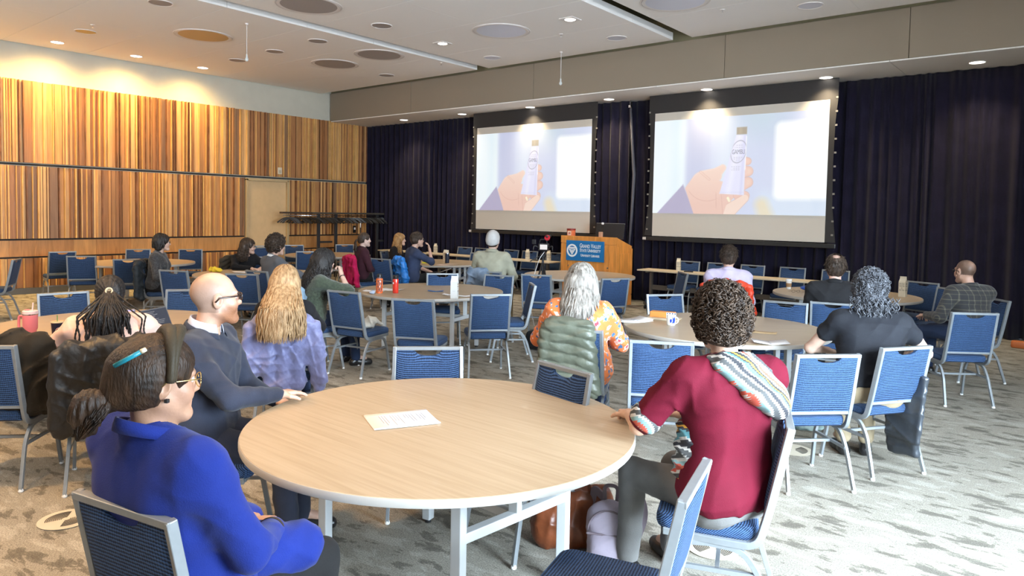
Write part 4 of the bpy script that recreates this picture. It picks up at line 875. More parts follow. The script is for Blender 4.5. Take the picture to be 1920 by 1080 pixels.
def ring_collar(ctx, m, r=.062, h=.03, th=.008, open_front=True, tilt=.02, name='collar', drop=.0):
    drop -= .020; r += .006
    nk, up, tx, ty = ctx['nk'], ctx['up'], ctx['tx'], ctx['ty']; o = MB(); V = []; n = 28; a0 = R(28) if open_front else 0
    for j, (rr, z) in enumerate(((r+.004, -.012), (r, h), (r+.006, h+.002), (r+.016, h*.45), (r+.022, -.006))):
        for i in range(n+1):
            a = a0+(2*math.pi-2*a0)*i/n; V.append(nk+tx*rr*math.sin(a)+ty*(rr*math.cos(a)-.002)+up*(z-tilt*math.cos(a)*1.2-drop))
    F = [(j*(n+1)+i, j*(n+1)+i+1, (j+1)*(n+1)+i+1, (j+1)*(n+1)+i) for j in range(4) for i in range(n)]
    b = o.add(V, F).build(name, m, ctx['root'], smooth=True); sm = b.modifiers.new('s', 'SOLIDIFY'); sm.thickness = .003; return b
def loc2(px, py, x, y, phi):
    # world point -> person space
    a = -R(phi); dx, dy = px-x, py-y; return (dx*math.cos(a)-dy*math.sin(a), dx*math.sin(a)+dy*math.cos(a))

COB = cloth_mat('cobalt_wool', (.009, .022, .17), var=.10, scale=5, sheen=.08); NAVY = cloth_mat('navy_suiting', (.024, .028, .045), var=.2, sheen=.1); BLK = cloth_mat('black_knit', (.010, .010, .012)); TROU = cloth_mat('charcoal_trouser', (.014, .0135, .014)); JEAN = cloth_mat('navy_denim', (.02, .032, .07))
SHOE = mat('black_leather', (.015, .014, .014), .3); GOLDM = mat('gold_wire', (.75, .55, .22), .25, 1); DKF = mat('dark_frame', (.02, .015, .012), .3)
BRH = hairmat('brown_hair', (.010, .0055, .0035), (.045, .023, .012)); BLH = hairmat('black_hair', (.008, .007, .007), (.028, .024, .023)); DKBR = hairmat('dark_brown_hair', (.022, .013, .009), (.06, .038, .025))
BLOND = hairmat('honey_blond_hair', (.22, .13, .06), (.46, .31, .17)); STRAW = hairmat('strawberry_blond_hair', (.24, .12, .045), (.50, .30, .12)); GREYH = hairmat('silver_hair', (.13, .115, .10), (.36, .335, .30), rough=.65); SALT = hairmat('salt_and_pepper_hair', (.018, .018, .022), (.15, .155, .175))
# -- woman in cobalt blazer
x, y, p = -2.19, 1.13, 8
def bun(ctx):
    T, HR = ctx['T'], ctx['HR']; M = Matrix(HR.tolist())
    def comb(X, Y, Z):
        P = (bst([X, Y, Z], -1)-ctx['hc'])@HR; a = np.arctan2(P[..., 0], P[..., 2]+.03); return .0007*np.sin(a*38+9*np.sin(P[..., 1]*11+a*2))
    def ex(S, T, M):
        S.cap(T(0, -.085, .03), T(.0, -.115, -.035), .058, .038, k=.04)
    cap_ = skull(ctx, .014, low=-.06, disp=comb, extra=ex, h=.005)
    S = SDF(); S.ell(T(-.0, -.165, -.055), np.array([.040, .048, .042]), M); S.ell(T(0, -.185, -.085), (.034, .036, .040), M, .02); S.ell(T(0, -.165, -.115), (.024, .026, .034), M, .02)
    b = S.mesh(.005, strand_noise(.005, 190)); r = np.random.default_rng(4); n = 700; tt0 = np.linspace(0, 1, 12)[None]; an = r.uniform(0, 6.28, (n, 1))+tt0*r.normal(0, .9, (n, 1)); bl = .047*np.sin(np.pi*(tt0*.86+.08))**.7*r.uniform(.75, 1.12, (n, 1))
    P = bst([bl*np.cos(an)*.95, -.138-.055*tt0-bl*np.sin(an)*.75, -.038-.105*tt0*r.uniform(.7, 1.15, (n, 1))-bl*np.sin(an)*.35]); P = ctx['hc']+P@HR.T
    # combed-back strands over the crown
    k = 900; ph = r.uniform(-1.9, 1.9, k)[:, None]; tt = np.linspace(0, 1, 12)[None]; ya = .055-.17*tt; sc = np.sqrt(np.clip(1-((ya+.014)/.118)**2, 0.02, 1)); xx = np.sin(ph*(1-.25*tt))*.092*sc*(1-.45*tt**2); zz = .032+np.cos(ph*(1-.25*tt))*.104*sc-.085*tt**2.4; keep = (zz.max(1) > .0)
    Q = bst([xx, ya, zz], -1)[keep]; Q = ctx['hc']+Q@HR.T
    fl = [tubes(P, np.array([.0014])[None]*np.ones(12)[None], 3), tubes(Q, np.array([.0015])[None]*np.ones(12)[None], 3)]
    mesh_obj('hair', [cap_, b]+fl, BRH, ctx['root'])
    MB().lathe([(.017+.0055*math.cos(a), .0055*math.sin(a)) for a in np.linspace(0, 2*math.pi, 9)], n=20, rot=M@Matrix.Rotation(R(65), 3, 'X'), c=T(0, -.142, -.040)).build('hair_tie', mat('cream_hair_tie', (.62, .50, .33), .7), ctx['root'], smooth=True)
    hb = MB(); a = np.linspace(-1.75, 1.75, 30)
    # padded knotted headband
    hb.tube([T(math.sin(t)*.097, .020-.012*abs(math.sin(t)), .028+math.cos(t)*.112) for t in a], [.012+.010*math.cos(t)**2 for t in a], 10); hb.tube([T(math.sin(t)*.095, .050-.035*abs(math.sin(t)), .030+math.cos(t)*.112) for t in a], [.010+.008*math.cos(t)**2 for t in a], 10)
    hb.build('headband', cloth_mat('olive_brown_satin', (.045, .035, .022), .45), ctx['root'], smooth=True)
    pn = MB().tube([T(.060, -.128, .055), T(.095, -.072, .098)], .0068, 10).build('pen', mat('teal_pen', (.01, .22, .30), .3), ctx['root'], smooth=True)
    MB().tube([T(.095, -.072, .098), T(.101, -.062, .105)], [.0075, .006], 10).build('pen_cap', mat('cream_cap', (.75, .68, .5), .4), pn, smooth=True)
    MB().box(T(.087, .004, -.045), (.012, .012, .012), rot=R(20)).build('earring', BLACK, ctx['root'], bevel=.002)
c = person('woman in cobalt blue blazer, brown bun with headband, gold glasses, seated bottom left', x, y, p, hz=1.255, lean=-9, head=(-19, 4, 0), s=1.05, female=True, sh=1.30, bulk=1.32, skin=(.50, .29, .19), top=COB, trousers=TROU, shoes=SHOE, hair=bun, fine=True, top_fold=.006, top_grow=.018, shirt_low=.44, neckhole=.066, seed=2,
   arms={1: dict(e=(.29, -.02, .68), w=(.10, .19, .69), d=(-.9, .4, .0), n=(.2, .2, 1), curl=.8), -1: dict(e=(-.30, .0, .68), w=(-.12, .20, .68), d=(.9, .3, -.1), n=(0, .2, 1), curl=.8)}, knees={1: dict(k=(.13, .36, .52), a=(.10, .42, .09)), -1: dict(k=(-.13, .36, .52), a=(-.10, .42, .09))})
glasses(c, GOLDM, r=.025, thick=.0016); ring_collar(c, COB, r=.080, h=.032, tilt=.03, name='collar')
wr = c['arms'][1]['wr']; el = c['arms'][1]['el']; v = (wr-el)/np.linalg.norm(wr-el)
MB().tube([wr-v*.035, wr-v*.012], [.047, .044], 18).build('cuff', cloth_mat('brown_cuff', (.035, .022, .015)), c['root'], smooth='auto')
S = SDF()
for q in (-1, 1): S.cap(c['pel']+[q*.09, .02, .06], c['pel']+[q*.11, .22, .085], .085, .075, k=.05)
for q in (-1, 1): S.cap(c['pel']+[q*.11, .20, .075], c['pel']+[q*.15, .34, .045], .088, .085, k=.05)
mesh_obj('blazer_skirt', [S.mesh(.012, folds(.007, 9))], COB, c['root'])
# -- bald man in navy suit
x, y, p = -3.52, 1.88, -48
def beard2(q, c, V):
    m = (1/(1+np.exp(-(-.036-q[:, 2]-np.maximum(0, .03-q[:, 1])*.9)/.006)))*(1/(1+np.exp(-(q[:, 1]-.0)/.01)))*(q[:, 2] > -.135); lip = np.exp(-((q[:, 2]+.068)/.008)**2-(q[:, 0]/.02)**2); m = m*(1-lip)*.88
    n = .5+.5*np.sin(q[:, 0]*900)*np.sin(q[:, 2]*800+q[:, 1]*300); c = c*(1-m[:, None])+np.array([.24, .095, .04])*m[:, None]*(.8+.4*n[:, None])
    st = 1/(1+np.exp(-(.02-q[:, 1]-np.maximum(0, q[:, 2]-.06)*1.6)/.012))*(q[:, 2] > -.06)*(np.abs(q[:, 0]) < .0775)*.60; return c*(1-st[:, None])+np.array([.16, .12, .10])*st[:, None]
c = person('bald man in navy suit with dark glasses and short red beard, in profile', x, y, p, hz=1.305, lean=3, head=(32, -2, 0), s=1.14, sh=1.30, bulk=1.34, skin=(.66, .42, .31), top=NAVY, trousers=NAVY, shoes=SHOE, paint=beard2, fine=True, top_fold=.006, seed=5, neckhole=.07, top_grow=.017, shirt_low=.46,
   arms={1: dict(e=(.25, .16, .82), w=(.02, .32, .80), d=(-.75, .65, -.02), n=(0, 0, 1), curl=.3), -1: dict(e=(-.28, .05, .78), w=(-.16, .26, .72), curl=.5)})
glasses(c, mat('tortoise_frame', (.035, .02, .015), .2), rect=True, thick=.0034); ring_collar(c, NAVY, r=.083, h=.022, tilt=.03, name='lapel_collar', drop=-.004); ring_collar(c, cloth_mat('pale_shirt', (.45, .47, .56), .7), r=.066, h=.050, tilt=.02, name='shirt_collar', drop=-.012)
# -- braided hair
x, y, p = -5.14, 1.97, 66
def braids(ctx):
    T, HR = ctx['T'], ctx['HR']; M = Matrix(HR.tolist())
    def rows(X, Y, Z):
        P = (bst([X, Y, Z], -1)-ctx['hc'])@HR; a = np.arctan2(P[..., 0], P[..., 2]+.01); return .0035*np.abs(np.sin(a*13))+.0012*np.sin(P[..., 1]*240)
    cap_ = skull(ctx, .010, low=-.05, disp=rows, h=.005); r = np.random.default_rng(8); n = 190; m_ = 44; tt = np.linspace(0, 1, m_)[None]
    a = r.uniform(-1.35, 1.35, (n, 1)); start = bst([.026*np.sin(r.uniform(0, 6.28, n)), np.full(n, -.118), .022+.014*np.cos(r.uniform(0, 6.28, n))], -1)
    L = r.uniform(.36, .50, (n, 1)); spread = r.normal(0, .062, (n, 1)); ph = r.uniform(0, 6.28, (n, 1)); h_ = tt*L
    X = start[:, 0:1]+spread*np.minimum(1, h_/.16)+.010*np.sin(ph+h_*22)*np.minimum(1, h_/.2)+.016*np.sin(ph+h_*55)*np.clip((h_-.26)/.1, 0, 1); Y = start[:, 1:2]-.065*np.minimum(1, h_/.07)-.05*np.clip((h_-.05)/.1, 0, 1)+.02*r.normal(0, 1, (n, 1))*np.minimum(1, h_/.2)+.02*h_/.4+.014*np.cos(ph+h_*60)*np.clip((h_-.26)/.1, 0, 1); Z = start[:, 2:3]-h_
    P = ctx['hc']+bst([X, Y, Z], -1)@np.array(Matrix.Rotation(math.atan2(HR[1, 0], HR[0, 0]), 3, 'Z')).T; rad = .0058*(1+.22*np.sin(np.arange(m_)*2.4))[None]*np.interp(tt, [0, .7, 1], [1, 1, .45])
    # braids combed over the skull to the tie
    k = 46; al = np.linspace(-1.9, 1.9, k)[:, None]; t2 = np.linspace(0, 1, 26)[None]; yy = .060-.178*t2; rr = np.sqrt(np.clip(1-((yy+.014)/.125)**2, .03, 1)); Q = bst([np.sin(al)*.092*rr*(1-.75*t2**3), yy, .03+np.cos(al)*.103*rr*(1-.6*t2**3)], -1); Q = ctx['hc']+Q@HR.T
    # loose side braids
    k2 = 34; sg = r.choice([-1, 1], (k2, 1)); L2 = r.uniform(.30, .44, (k2, 1)); h2 = tt*L2; Xs = sg*(.072+r.uniform(-.035, .008, (k2, 1))*np.minimum(1, h2/.25))+.008*np.sin(h2*40+ph[:k2]); Ys = -.03-.13*np.minimum(1, h2/.28)+r.uniform(-.03, .03, (k2, 1)); Zs = -.005-h2+r.uniform(-.02, .03, (k2, 1)); W = ctx['hc']+bst([Xs, Ys, Zs], -1)@np.array(Matrix.Rotation(math.atan2(HR[1, 0], HR[0, 0]), 3, 'Z')).T
    mesh_obj('braids', [cap_, tubes(P, rad*np.ones((n, 1)), 6), tubes(Q, .0052*(1+.25*np.sin(np.arange(26)*2.4))[None]*np.ones((k, 1)), 6), tubes(W, rad*np.ones((k2, 1)), 6)], BLH, ctx['root'])
    MB().lathe([(.019+.006*math.cos(a), .007*math.sin(a)) for a in np.linspace(0, 2*math.pi, 9)], n=20, rot=M@Matrix.Rotation(R(80), 3, 'X'), c=T(0, -.128, .022)).build('hair_tie', mat('cream_hair_tie', (.62, .50, .33), .7), ctx['root'], smooth=True)
PINKK = cloth_mat('pale_pink_knit', (.72, .50, .43), var=.05)
c = person('person with long black braids in a pale pink sweater, seen from behind at a laptop', x, y, p, hz=1.165, lean=12, head=(0, 6, 0), female=True, sh=1.25, bulk=1.28, skin=(.30, .15, .08), top=PINKK, trousers=TROU, shoes=SHOE, hair=braids, fine=True, seed=8, top_fold=.006, top_grow=.02, shirt_low=.50,
   arms={1: dict(e=(.35, .14, .80), w=(.16, .34, .785), curl=.4), -1: dict(e=(-.35, .14, .80), w=(-.16, .34, .785), curl=.4)})
# -- black bob, embroidered top
EMB = mat('embroidered_black', (.012, .012, .014), .8, color2=(.05, .05, .055), scale=60, sheen=.2)
x, y, p = -10.92, 4.95, -40
c = person('woman with black bob haircut and glasses in embroidered black top', x, y, p, hz=1.22, lean=4, head=(12, 0, 0), female=True, sh=1.05, bulk=1.1, skin=(.66, .46, .37), top=EMB, trousers=TROU, shoes=SHOE, hair=long_hair(BLH, .11, 260, flare=.03, wave=.006, rad=.008, back=.0, vol=.015, seed=2, t=.022))
glasses(c, DKF)
x, y, p = -11.05, 6.35, -95
c = person('woman with long dark curls and glasses in black, leaning on the table', x, y, p, hz=1.125, lean=22, head=(50, 0, 0), female=True, skin=(.66, .45, .36), top=BLK, trousers=TROU, shoes=SHOE, hair=long_hair(DKBR, .26, 330, flare=.07, wave=.014, wf=7, rad=.008, back=.03, vol=.02, seed=3, t=.026),
   arms={1: dict(e=(.28, .26, .80), w=(.10, .44, .78), curl=.4), -1: dict(e=(-.28, .26, .80), w=(-.1, .44, .78), curl=.4)})
glasses(c, DKF)
GREYK = cloth_mat('slate_sweatshirt', (.105, .11, .125), var=.08)
x, y, p = -8.85, 5.55, 8
c = person('young person with curly brown hair in a slate grey sweatshirt', x, y, p, hz=1.245, lean=8, twist=-12, head=(-22, 4, 0), sh=1.1, skin=(.70, .46, .36), top=GREYK, trousers=JEAN, shoes=SHOE, hair=curly_hair(DKBR, t=.040, n=420, r0=.015, tr=.006, top=.02), arms={1: dict(e=(.33, .12, .86), w=(.30, .34, .80), curl=.4), -1: dict(e=(-.27, .1, .72), w=(-.12, .28, .70))})
ring_collar(c, cloth_mat('white_tee', (.75, .75, .75)), r=.062, h=.024, open_front=False)
x, y, p = -5.02, 3.27, 50
c = person('person with long straight honey blond hair, seen from behind, lilac jacket on the chair', x, y, p, hz=1.195, lean=-9, head=(0, 2, 0), female=True, sh=.98, skin=(.66, .46, .36), top=BLK, trousers=JEAN, shoes=SHOE, hair=long_hair(BLOND, .43, 700, flare=.080, wave=.007, wf=2, rad=.0055, back=.21, vol=.02, seed=5, t=.02), arms={1: dict(e=(.26, .14, .76), w=(.12, .33, .77)), -1: dict(e=(-.26, .14, .76), w=(-.12, .33, .77))})
GREENK = mat('green_cable_knit', (.040, .055, .035), .9, var=.3, scale=40, bump=.8, bscale=70, sheen=.3)
x, y, p = -6.66, 4.72, -14
c = person('woman with very long black curls in a dark green knit, chin on her fist', x, y, p, hz=1.19, lean=12, twist=-8, head=(4, 2, 6), female=True, sh=1.12, bulk=1.12, skin=(.70, .48, .38), sleeve='mid', top=GREENK, trousers=JEAN, shoes=SHOE, hair=long_hair(BLH, .42, 640, flare=.11, wave=.016, wf=8, rad=.0075, back=.06, vol=.035, seed=6, t=.032), fine=True, top_grow=.02, seed=4,
   arms={1: dict(e=(.36, .22, .88), w=(.18, .20, 1.05), d=(-.55, .1, .75), n=(.5, .5, .3), curl=1.2, roll=.12), -1: dict(e=(-.27, .22, .78), w=(-.10, .36, .78), roll=.4)})
a_ = c['arms'][1]; v = (a_['wr']-a_['el']); v /= np.linalg.norm(v); MB().tube([a_['wr']-v*.035, a_['wr']-v*.029], .0335, 16).build('wristband', BLACK, c['root'], smooth=True)
MARK = cloth_mat('aubergine_knit', (.045, .014, .022))
def pony(m, L=.22, n=90, t=.012):
    def f(ctx):
        T, HR = ctx['T'], ctx['HR']; r = np.random.default_rng(3); tt = np.linspace(0, 1, 18)[None]; ph = r.uniform(0, 6, (n, 1)); sp = r.normal(0, .022, (n, 1)); h_ = tt*L*r.uniform(.7, 1.1, (n, 1))
        P = bst([sp*(.3+tt)+.008*np.sin(ph+h_*40), -.11-.05*np.sin(np.minimum(1, tt*3)*1.57)+r.normal(0, .012, (n, 1))*tt+.006*np.cos(ph+h_*40), .02-h_], -1); P = ctx['hc']+P@HR.T
        mesh_obj('hair', [skull(ctx, t, low=-.045, disp=strand_noise(.0025)), tubes(P, .0075*np.interp(tt, [0, .2, .8, 1], [.8, 1.2, 1, .3])*np.ones((n, 1)), 4)], m, ctx['root'])
        MB().box(T(.0, -.112, .03), (.05, .02, .02)).build('hair_clip', mat('tortoise_clip', (.45, .18, .04), .3), ctx['root'], bevel=.005)
    return f
x, y, p = -10.15, 8.22, -18
c = person('woman with dark ponytail in an aubergine turtleneck', x, y, p, hz=1.235, lean=2, head=(-14, 0, 0), female=True, skin=(.72, .52, .44), top=MARK, trousers=TROU, shoes=SHOE, hair=pony(DKBR), neckhole=.05)
MB().tube([c['nk']-c['up']*.01, c['nk']+c['up']*.045], [.066, .060], 16).build('turtleneck', MARK, c['root'], smooth='auto')
x, y, p = -11.25, 9.95, -60
c = person('woman with long wavy strawberry blond hair in black', x, y, p, hz=1.165, lean=10, head=(20, 0, 0), female=True, skin=(.74, .52, .43), top=BLK, trousers=TROU, shoes=SHOE, hair=long_hair(STRAW, .32, 340, flare=.06, wave=.013, wf=5, rad=.008, back=.02, vol=.015, seed=7, t=.02))
NVS = cloth_mat('navy_overshirt', (.035, .048, .095), var=.15)
x, y, p = -9.28, 8.62, -24
c = person('man in navy overshirt with dark hair and beard, hand raised to his face', x, y, p, hz=1.265, lean=7, head=(2, 0, 0), s=1.06, sh=1.1, bulk=1.12, skin=(.64, .42, .33), sleeve='mid', top=NVS, trousers=TROU, shoes=SHOE, hair=short_hair(DKBR, .012, low=-.06, bald=lambda u: (u[:, 2] > .8) & (u[:, 1] < .1)), seed=11,
   arms={1: dict(e=(.28, .20, .88), w=(.12, .225, 1.07), d=(-.3, -.1, .95), n=(.4, .9, 0), curl=.5, roll=.15), -1: dict(e=(-.25, .12, .74), w=(-.05, .3, .68))}, knees={1: dict(k=(.10, .38, .63), a=(-.12, .50, .38), t=(-.02, .14, .04)), -1: dict()})
glasses(c, DKF)
SAGE = cloth_mat('sage_jacket', (.30, .29, .22), var=.1)
x, y, p = -6.90, 8.0, 22
def beanie(ctx):
    S = SDF(); T = ctx['T']; M = Matrix(ctx['HR'].tolist()); S.ell(T(0, -.022, .042), np.array([.095, .112, .112])*ctx['s'], M); S.ell(T(0, -.055, .0), np.array([.088, .078, .085])*ctx['s'], M, .03); S.cut(T(0, .06, .025), ctx['HR']@np.array([0, .55, -1]))
    mesh_obj('beanie', [S.mesh(.008, lambda X, Y, Z: .002*np.sin(np.arctan2(X-ctx['hc'][0], Y-ctx['hc'][1])*40))], cloth_mat('grey_beanie', (.42, .41, .40)), ctx['root']); mesh_obj('hair', [skull(ctx, .008, low=-.07)], DKBR, ctx['root'])
c = person('person in grey beanie and sage green jacket, seen from behind', x, y, p, hz=1.35, lean=0, head=(6, 0, 0), s=1.08, sh=1.2, bulk=1.25, skin=(.62, .42, .33), top=SAGE, trousers=cloth_mat('khaki_trousers', (.17, .12, .06)), shoes=SHOE, hair=beanie, top_grow=.02, shirt_low=.50, arms={1: dict(e=(.34, .0, .76), w=(.20, .22, .68)), -1: dict(e=(-.34, .0, .76), w=(-.2, .22, .68))})
ring_collar(c, SAGE, r=.075, h=.04)
# -- grey-haired woman in orange florals
m = mat('orange_floral', (.85, .27, .07), .8, sheen=.1); N, L, B = nodes(m); tc = N.new('ShaderNodeTexCoord')
dn = N.new('ShaderNodeTexNoise'); dn.inputs['Scale'].default_value = 22; L.new(tc.outputs['Object'], dn.inputs['Vector']); vm = N.new('ShaderNodeMix'); vm.data_type = 'RGBA'; vm.blend_type = 'LINEAR_LIGHT'; vm.inputs[0].default_value = .035; L.new(tc.outputs['Object'], vm.inputs[6]); L.new(dn.outputs['Color'], vm.inputs[7])
prev = None
base = N.new('ShaderNodeRGB'); base.outputs[0].default_value = (.64, .165, .04, 1); prev = base.outputs[0]
for sc_, th_, cols in ((11, .33, [(0, (.85, .55, .15)), (.18, (.55, .02, .05)), (.45, (.62, .03, .05)), (.62, (.85, .42, .36)), (1, (.85, .60, .5))]), (17, .30, [(0, (.02, .06, .25)), (.6, (.04, .13, .33)), (1, (.12, .22, .3))]), (26, .26, [(0, (.75, .62, .5)), (1, (.80, .45, .40))])):
    vo = N.new('ShaderNodeTexVoronoi'); vo.inputs['Scale'].default_value = sc_; vo.inputs['Randomness'].default_value = 1; mpp = N.new('ShaderNodeMapping'); mpp.inputs['Location'].default_value = (sc_, sc_*2, 3); L.new(vm.outputs[2], mpp.inputs['Vector']); L.new(mpp.outputs[0], vo.inputs['Vector'])
    dv = N.new('ShaderNodeMath'); dv.operation = 'DIVIDE'; dv.inputs[1].default_value = th_; L.new(vo.outputs['Distance'], dv.inputs[0]); rp = ramp(N, cols); L.new(dv.outputs[0], rp.inputs[0]); lt = N.new('ShaderNodeMath'); lt.operation = 'LESS_THAN'; lt.inputs[1].default_value = 1; L.new(dv.outputs[0], lt.inputs[0])
    mx = N.new('ShaderNodeMix'); mx.data_type = 'RGBA'; L.new(lt.outputs[0], mx.inputs[0]); L.new(prev, mx.inputs[6]); L.new(rp.outputs[0], mx.inputs[7]); prev = mx.outputs[2]
L.new(prev, B.inputs['Base Color']); FLOR = m
x, y, p = -3.10, 4.66, 24
c = person('woman with long silver hair in an orange floral blouse, seen from behind', x, y, p, hz=1.245, lean=3, head=(6, 0, 0), female=True, s=1.06, sh=1.18, bulk=1.3, skin=(.68, .48, .38), top=FLOR, trousers=JEAN, shoes=SHOE, hair=long_hair(GREYH, .30, 640, flare=.075, wave=.005, wf=2, rad=.006, back=.06, vol=.025, seed=9, t=.024), fine=True, top_grow=.03, top_fold=.008, shirt_low=.47, seed=12,
   arms={1: dict(e=(.31, .08, .76), w=(.10, .28, .76)), -1: dict(e=(-.36, .05, .74), w=(-.14, .28, .76))})
LAV = cloth_mat('lavender_shirt', (.50, .44, .60), .8, var=.06)
x, y, p = -3.42, 8.35, 20
c = person('man in lavender shirt with short spiky brown hair, seen from behind', x, y, p, hz=1.285, lean=3, head=(2, 0, 0), sh=1.12, bulk=1.1, s=1.04, skin=(.64, .42, .33), top=LAV, trousers=JEAN, shoes=SHOE, hair=short_hair(DKBR, .014, low=-.06, n=650, ln=.035, mess=.7, top=.006), top_grow=.022, top_fold=.007)
ring_collar(c, LAV, r=.062, h=.03)
x, y, p = -2.10, 8.0, 14
c = person('balding man in black shirt, seen from behind', x, y, p, hz=1.265, lean=4, head=(4, 2, 0), sh=1.15, bulk=1.12, s=1.1, skin=(.68, .46, .38), top=cloth_mat('black_shirt', (.016, .016, .018)), trousers=TROU, shoes=SHOE, hair=None, top_grow=.024, top_fold=.007)
def balding(ctx):
    S = skull(ctx, .013, low=-.075, disp=strand_noise(.004)); V, Fq = S; q = (V-ctx['hc'])@ctx['HR']/ctx['s']; bad = ((q[:, 0]/.042)**2+((q[:, 1]+.055)/.05)**2 < 1) & (q[:, 2] > .03); keep = ~bad[Fq].any(1)
    r = np.random.default_rng(3); n = 700; u = r.normal(0, 1, (n*3, 3)); u /= np.linalg.norm(u, axis=1)[:, None]; u = u[(u[:, 2] > -.55) & ((u[:, 1] < .25) | (u[:, 2] > .6))]; p0 = np.array([0, -.014, .032])+u*(np.array([.078, .097, .088])+.011); p0 = p0[((p0[:, 0]/.045)**2+((p0[:, 1]+.055)/.052)**2 > 1) | (p0[:, 2] < .03)][:n]
    fl = np.array([0, -.3, -.9])+.4*r.normal(0, 1, (len(p0), 3)); ts = np.linspace(0, 1, 4)[None, :, None]; P = p0[:, None]+fl[:, None]*.028*ts; P = ctx['hc']+(P*ctx['s'])@ctx['HR'].T
    mesh_obj('hair', [(V, Fq[keep]), tubes(P, np.array([.0035, .004, .003, .001])[None], 4)], DKBR, ctx['root'])
balding(c); ring_collar(c, MATS['black_shirt'], r=.066, h=.03)
TEE = cloth_mat('black_tee', (.011, .012, .016), .75); KH = cloth_mat('tan_trousers', (.28, .22, .14))
def tattoo(q, c, V):
    m = (V[:, 0] > .27) & (V[:, 2] < .92) & (V[:, 2] > .70) & (np.sin(V[:, 2]*130+3*np.sin(V[:, 1]*90))*np.sin(V[:, 1]*120) > .35); return np.where(m[:, None], c*.45+np.array([.02, .04, .06]), c)
x, y, p = -1.24, 5.62, 26
c = person('person with curly salt and pepper hair in a black tee, tattooed arm, seen from behind', x, y, p, hz=1.27, lean=3, head=(-2, 2, 0), female=True, sh=1.3, bulk=1.33, s=1.04, skin=(.62, .43, .34), sleeve='short', top=TEE, trousers=KH, shoes=SHOE, paint=tattoo, fine=True, top_fold=.006, shirt_low=.60, seed=14,
   hair=curly_hair(SALT, t=.036, n=1900, r0=.010, tr=.0028, top=.0, low=-.12, long=lambda ctx: tubes(ctx['hc']+(lambda r, n: (bst([r.normal(0, .055, (n, 1))+.010*np.cos(np.linspace(0, 11, 16)[None]+r.uniform(0, 6, (n, 1))), -.085+r.normal(0, .028, (n, 1))+.010*np.sin(np.linspace(0, 11, 16)[None]+r.uniform(0, 6, (n, 1))), -.04-r.uniform(0, .04, (n, 1))-np.linspace(0, .13, 16)[None]*r.uniform(.6, 1.1, (n, 1))], -1)))(np.random.default_rng(2), 700), .0030*np.ones((700, 16)), 4)),
   arms={1: dict(e=(.42, .04, .80), w=(.26, .25, .74), roll=.42), -1: dict(e=(-.38, .06, .80), w=(-.22, .28, .76), roll=.42)}, knees={1: dict(k=(.12, .38, .50), a=(.06, .16, .09)), -1: dict(k=(-.12, .38, .50), a=(-.10, .12, .09))})
# -- plaid shirt man
m = mat('grey_plaid', (.05, .05, .05), .85, sheen=.2); N, L, B = nodes(m); tc = N.new('ShaderNodeTexCoord'); sp = N.new('ShaderNodeSeparateXYZ'); L.new(tc.outputs['Object'], sp.inputs[0]); acc = None
for ax_, ph_ in (('X', .0), ('Z', .3), ('X', .45), ('Z', .7)):
    mu = N.new('ShaderNodeMath'); mu.operation = 'MULTIPLY_ADD'; mu.inputs[1].default_value = 9.5; mu.inputs[2].default_value = ph_+10; L.new(sp.outputs[ax_], mu.inputs[0]); fr = N.new('ShaderNodeMath'); fr.operation = 'FRACT'; L.new(mu.outputs[0], fr.inputs[0]); lt = N.new('ShaderNodeMath'); lt.operation = 'LESS_THAN'; lt.inputs[1].default_value = .10 if ph_ in (0, .3) else .05; L.new(fr.outputs[0], lt.inputs[0])
    if acc is None: acc = lt
    else: ad = N.new('ShaderNodeMath'); ad.operation = 'ADD'; L.new(acc.outputs[0], ad.inputs[0]); L.new(lt.outputs[0], ad.inputs[1]); acc = ad
dv = N.new('ShaderNodeMath'); dv.operation = 'MULTIPLY'; dv.inputs[1].default_value = .5; L.new(acc.outputs[0], dv.inputs[0]); rp = ramp(N, [(0, (.022, .022, .024)), (.5, (.07, .063, .048)), (1, (.13, .12, .09))]); L.new(dv.outputs[0], rp.inputs[0]); L.new(rp.outputs[0], B.inputs['Base Color']); PLAID = m
x, y, p = -1.08, 9.22, 74
def buzz(q, c, V):
    r_ = np.hypot(q[:, 0]/.05, (q[:, 2]-.095)/.05+(q[:, 1]+.06)*0); st = 1/(1+np.exp(-(.045-q[:, 1]-np.maximum(0, q[:, 2]-.085)*.6)/.008))*(q[:, 2] > -.035)*(np.abs(q[:, 0]) < .076)*.8; patch = np.exp(-(q[:, 0]/.035)**2-((q[:, 1]+.075)/.035)**2-((q[:, 2]-.07)/.04)**2); st = st*(1-.6*patch); return c*(1-st[:, None])+np.array([.05, .03, .02])*st[:, None]
c = person('man in dark plaid shirt with glasses and buzz cut, rightmost person', x, y, p, hz=1.225, lean=4, twist=-34, head=(-24, 0, 0), s=1.08, sh=1.12, bulk=1.15, skin=(.62, .38, .28), top=PLAID, trousers=JEAN, shoes=SHOE, paint=buzz, top_grow=.022, seed=15, arms={1: dict(e=(.24, .14, .74), w=(.06, .32, .70)), -1: dict(e=(-.30, .10, .72), w=(-.10, .34, .70), curl=.7)})
glasses(c, DKF); ring_collar(c, PLAID, r=.068, h=.03)
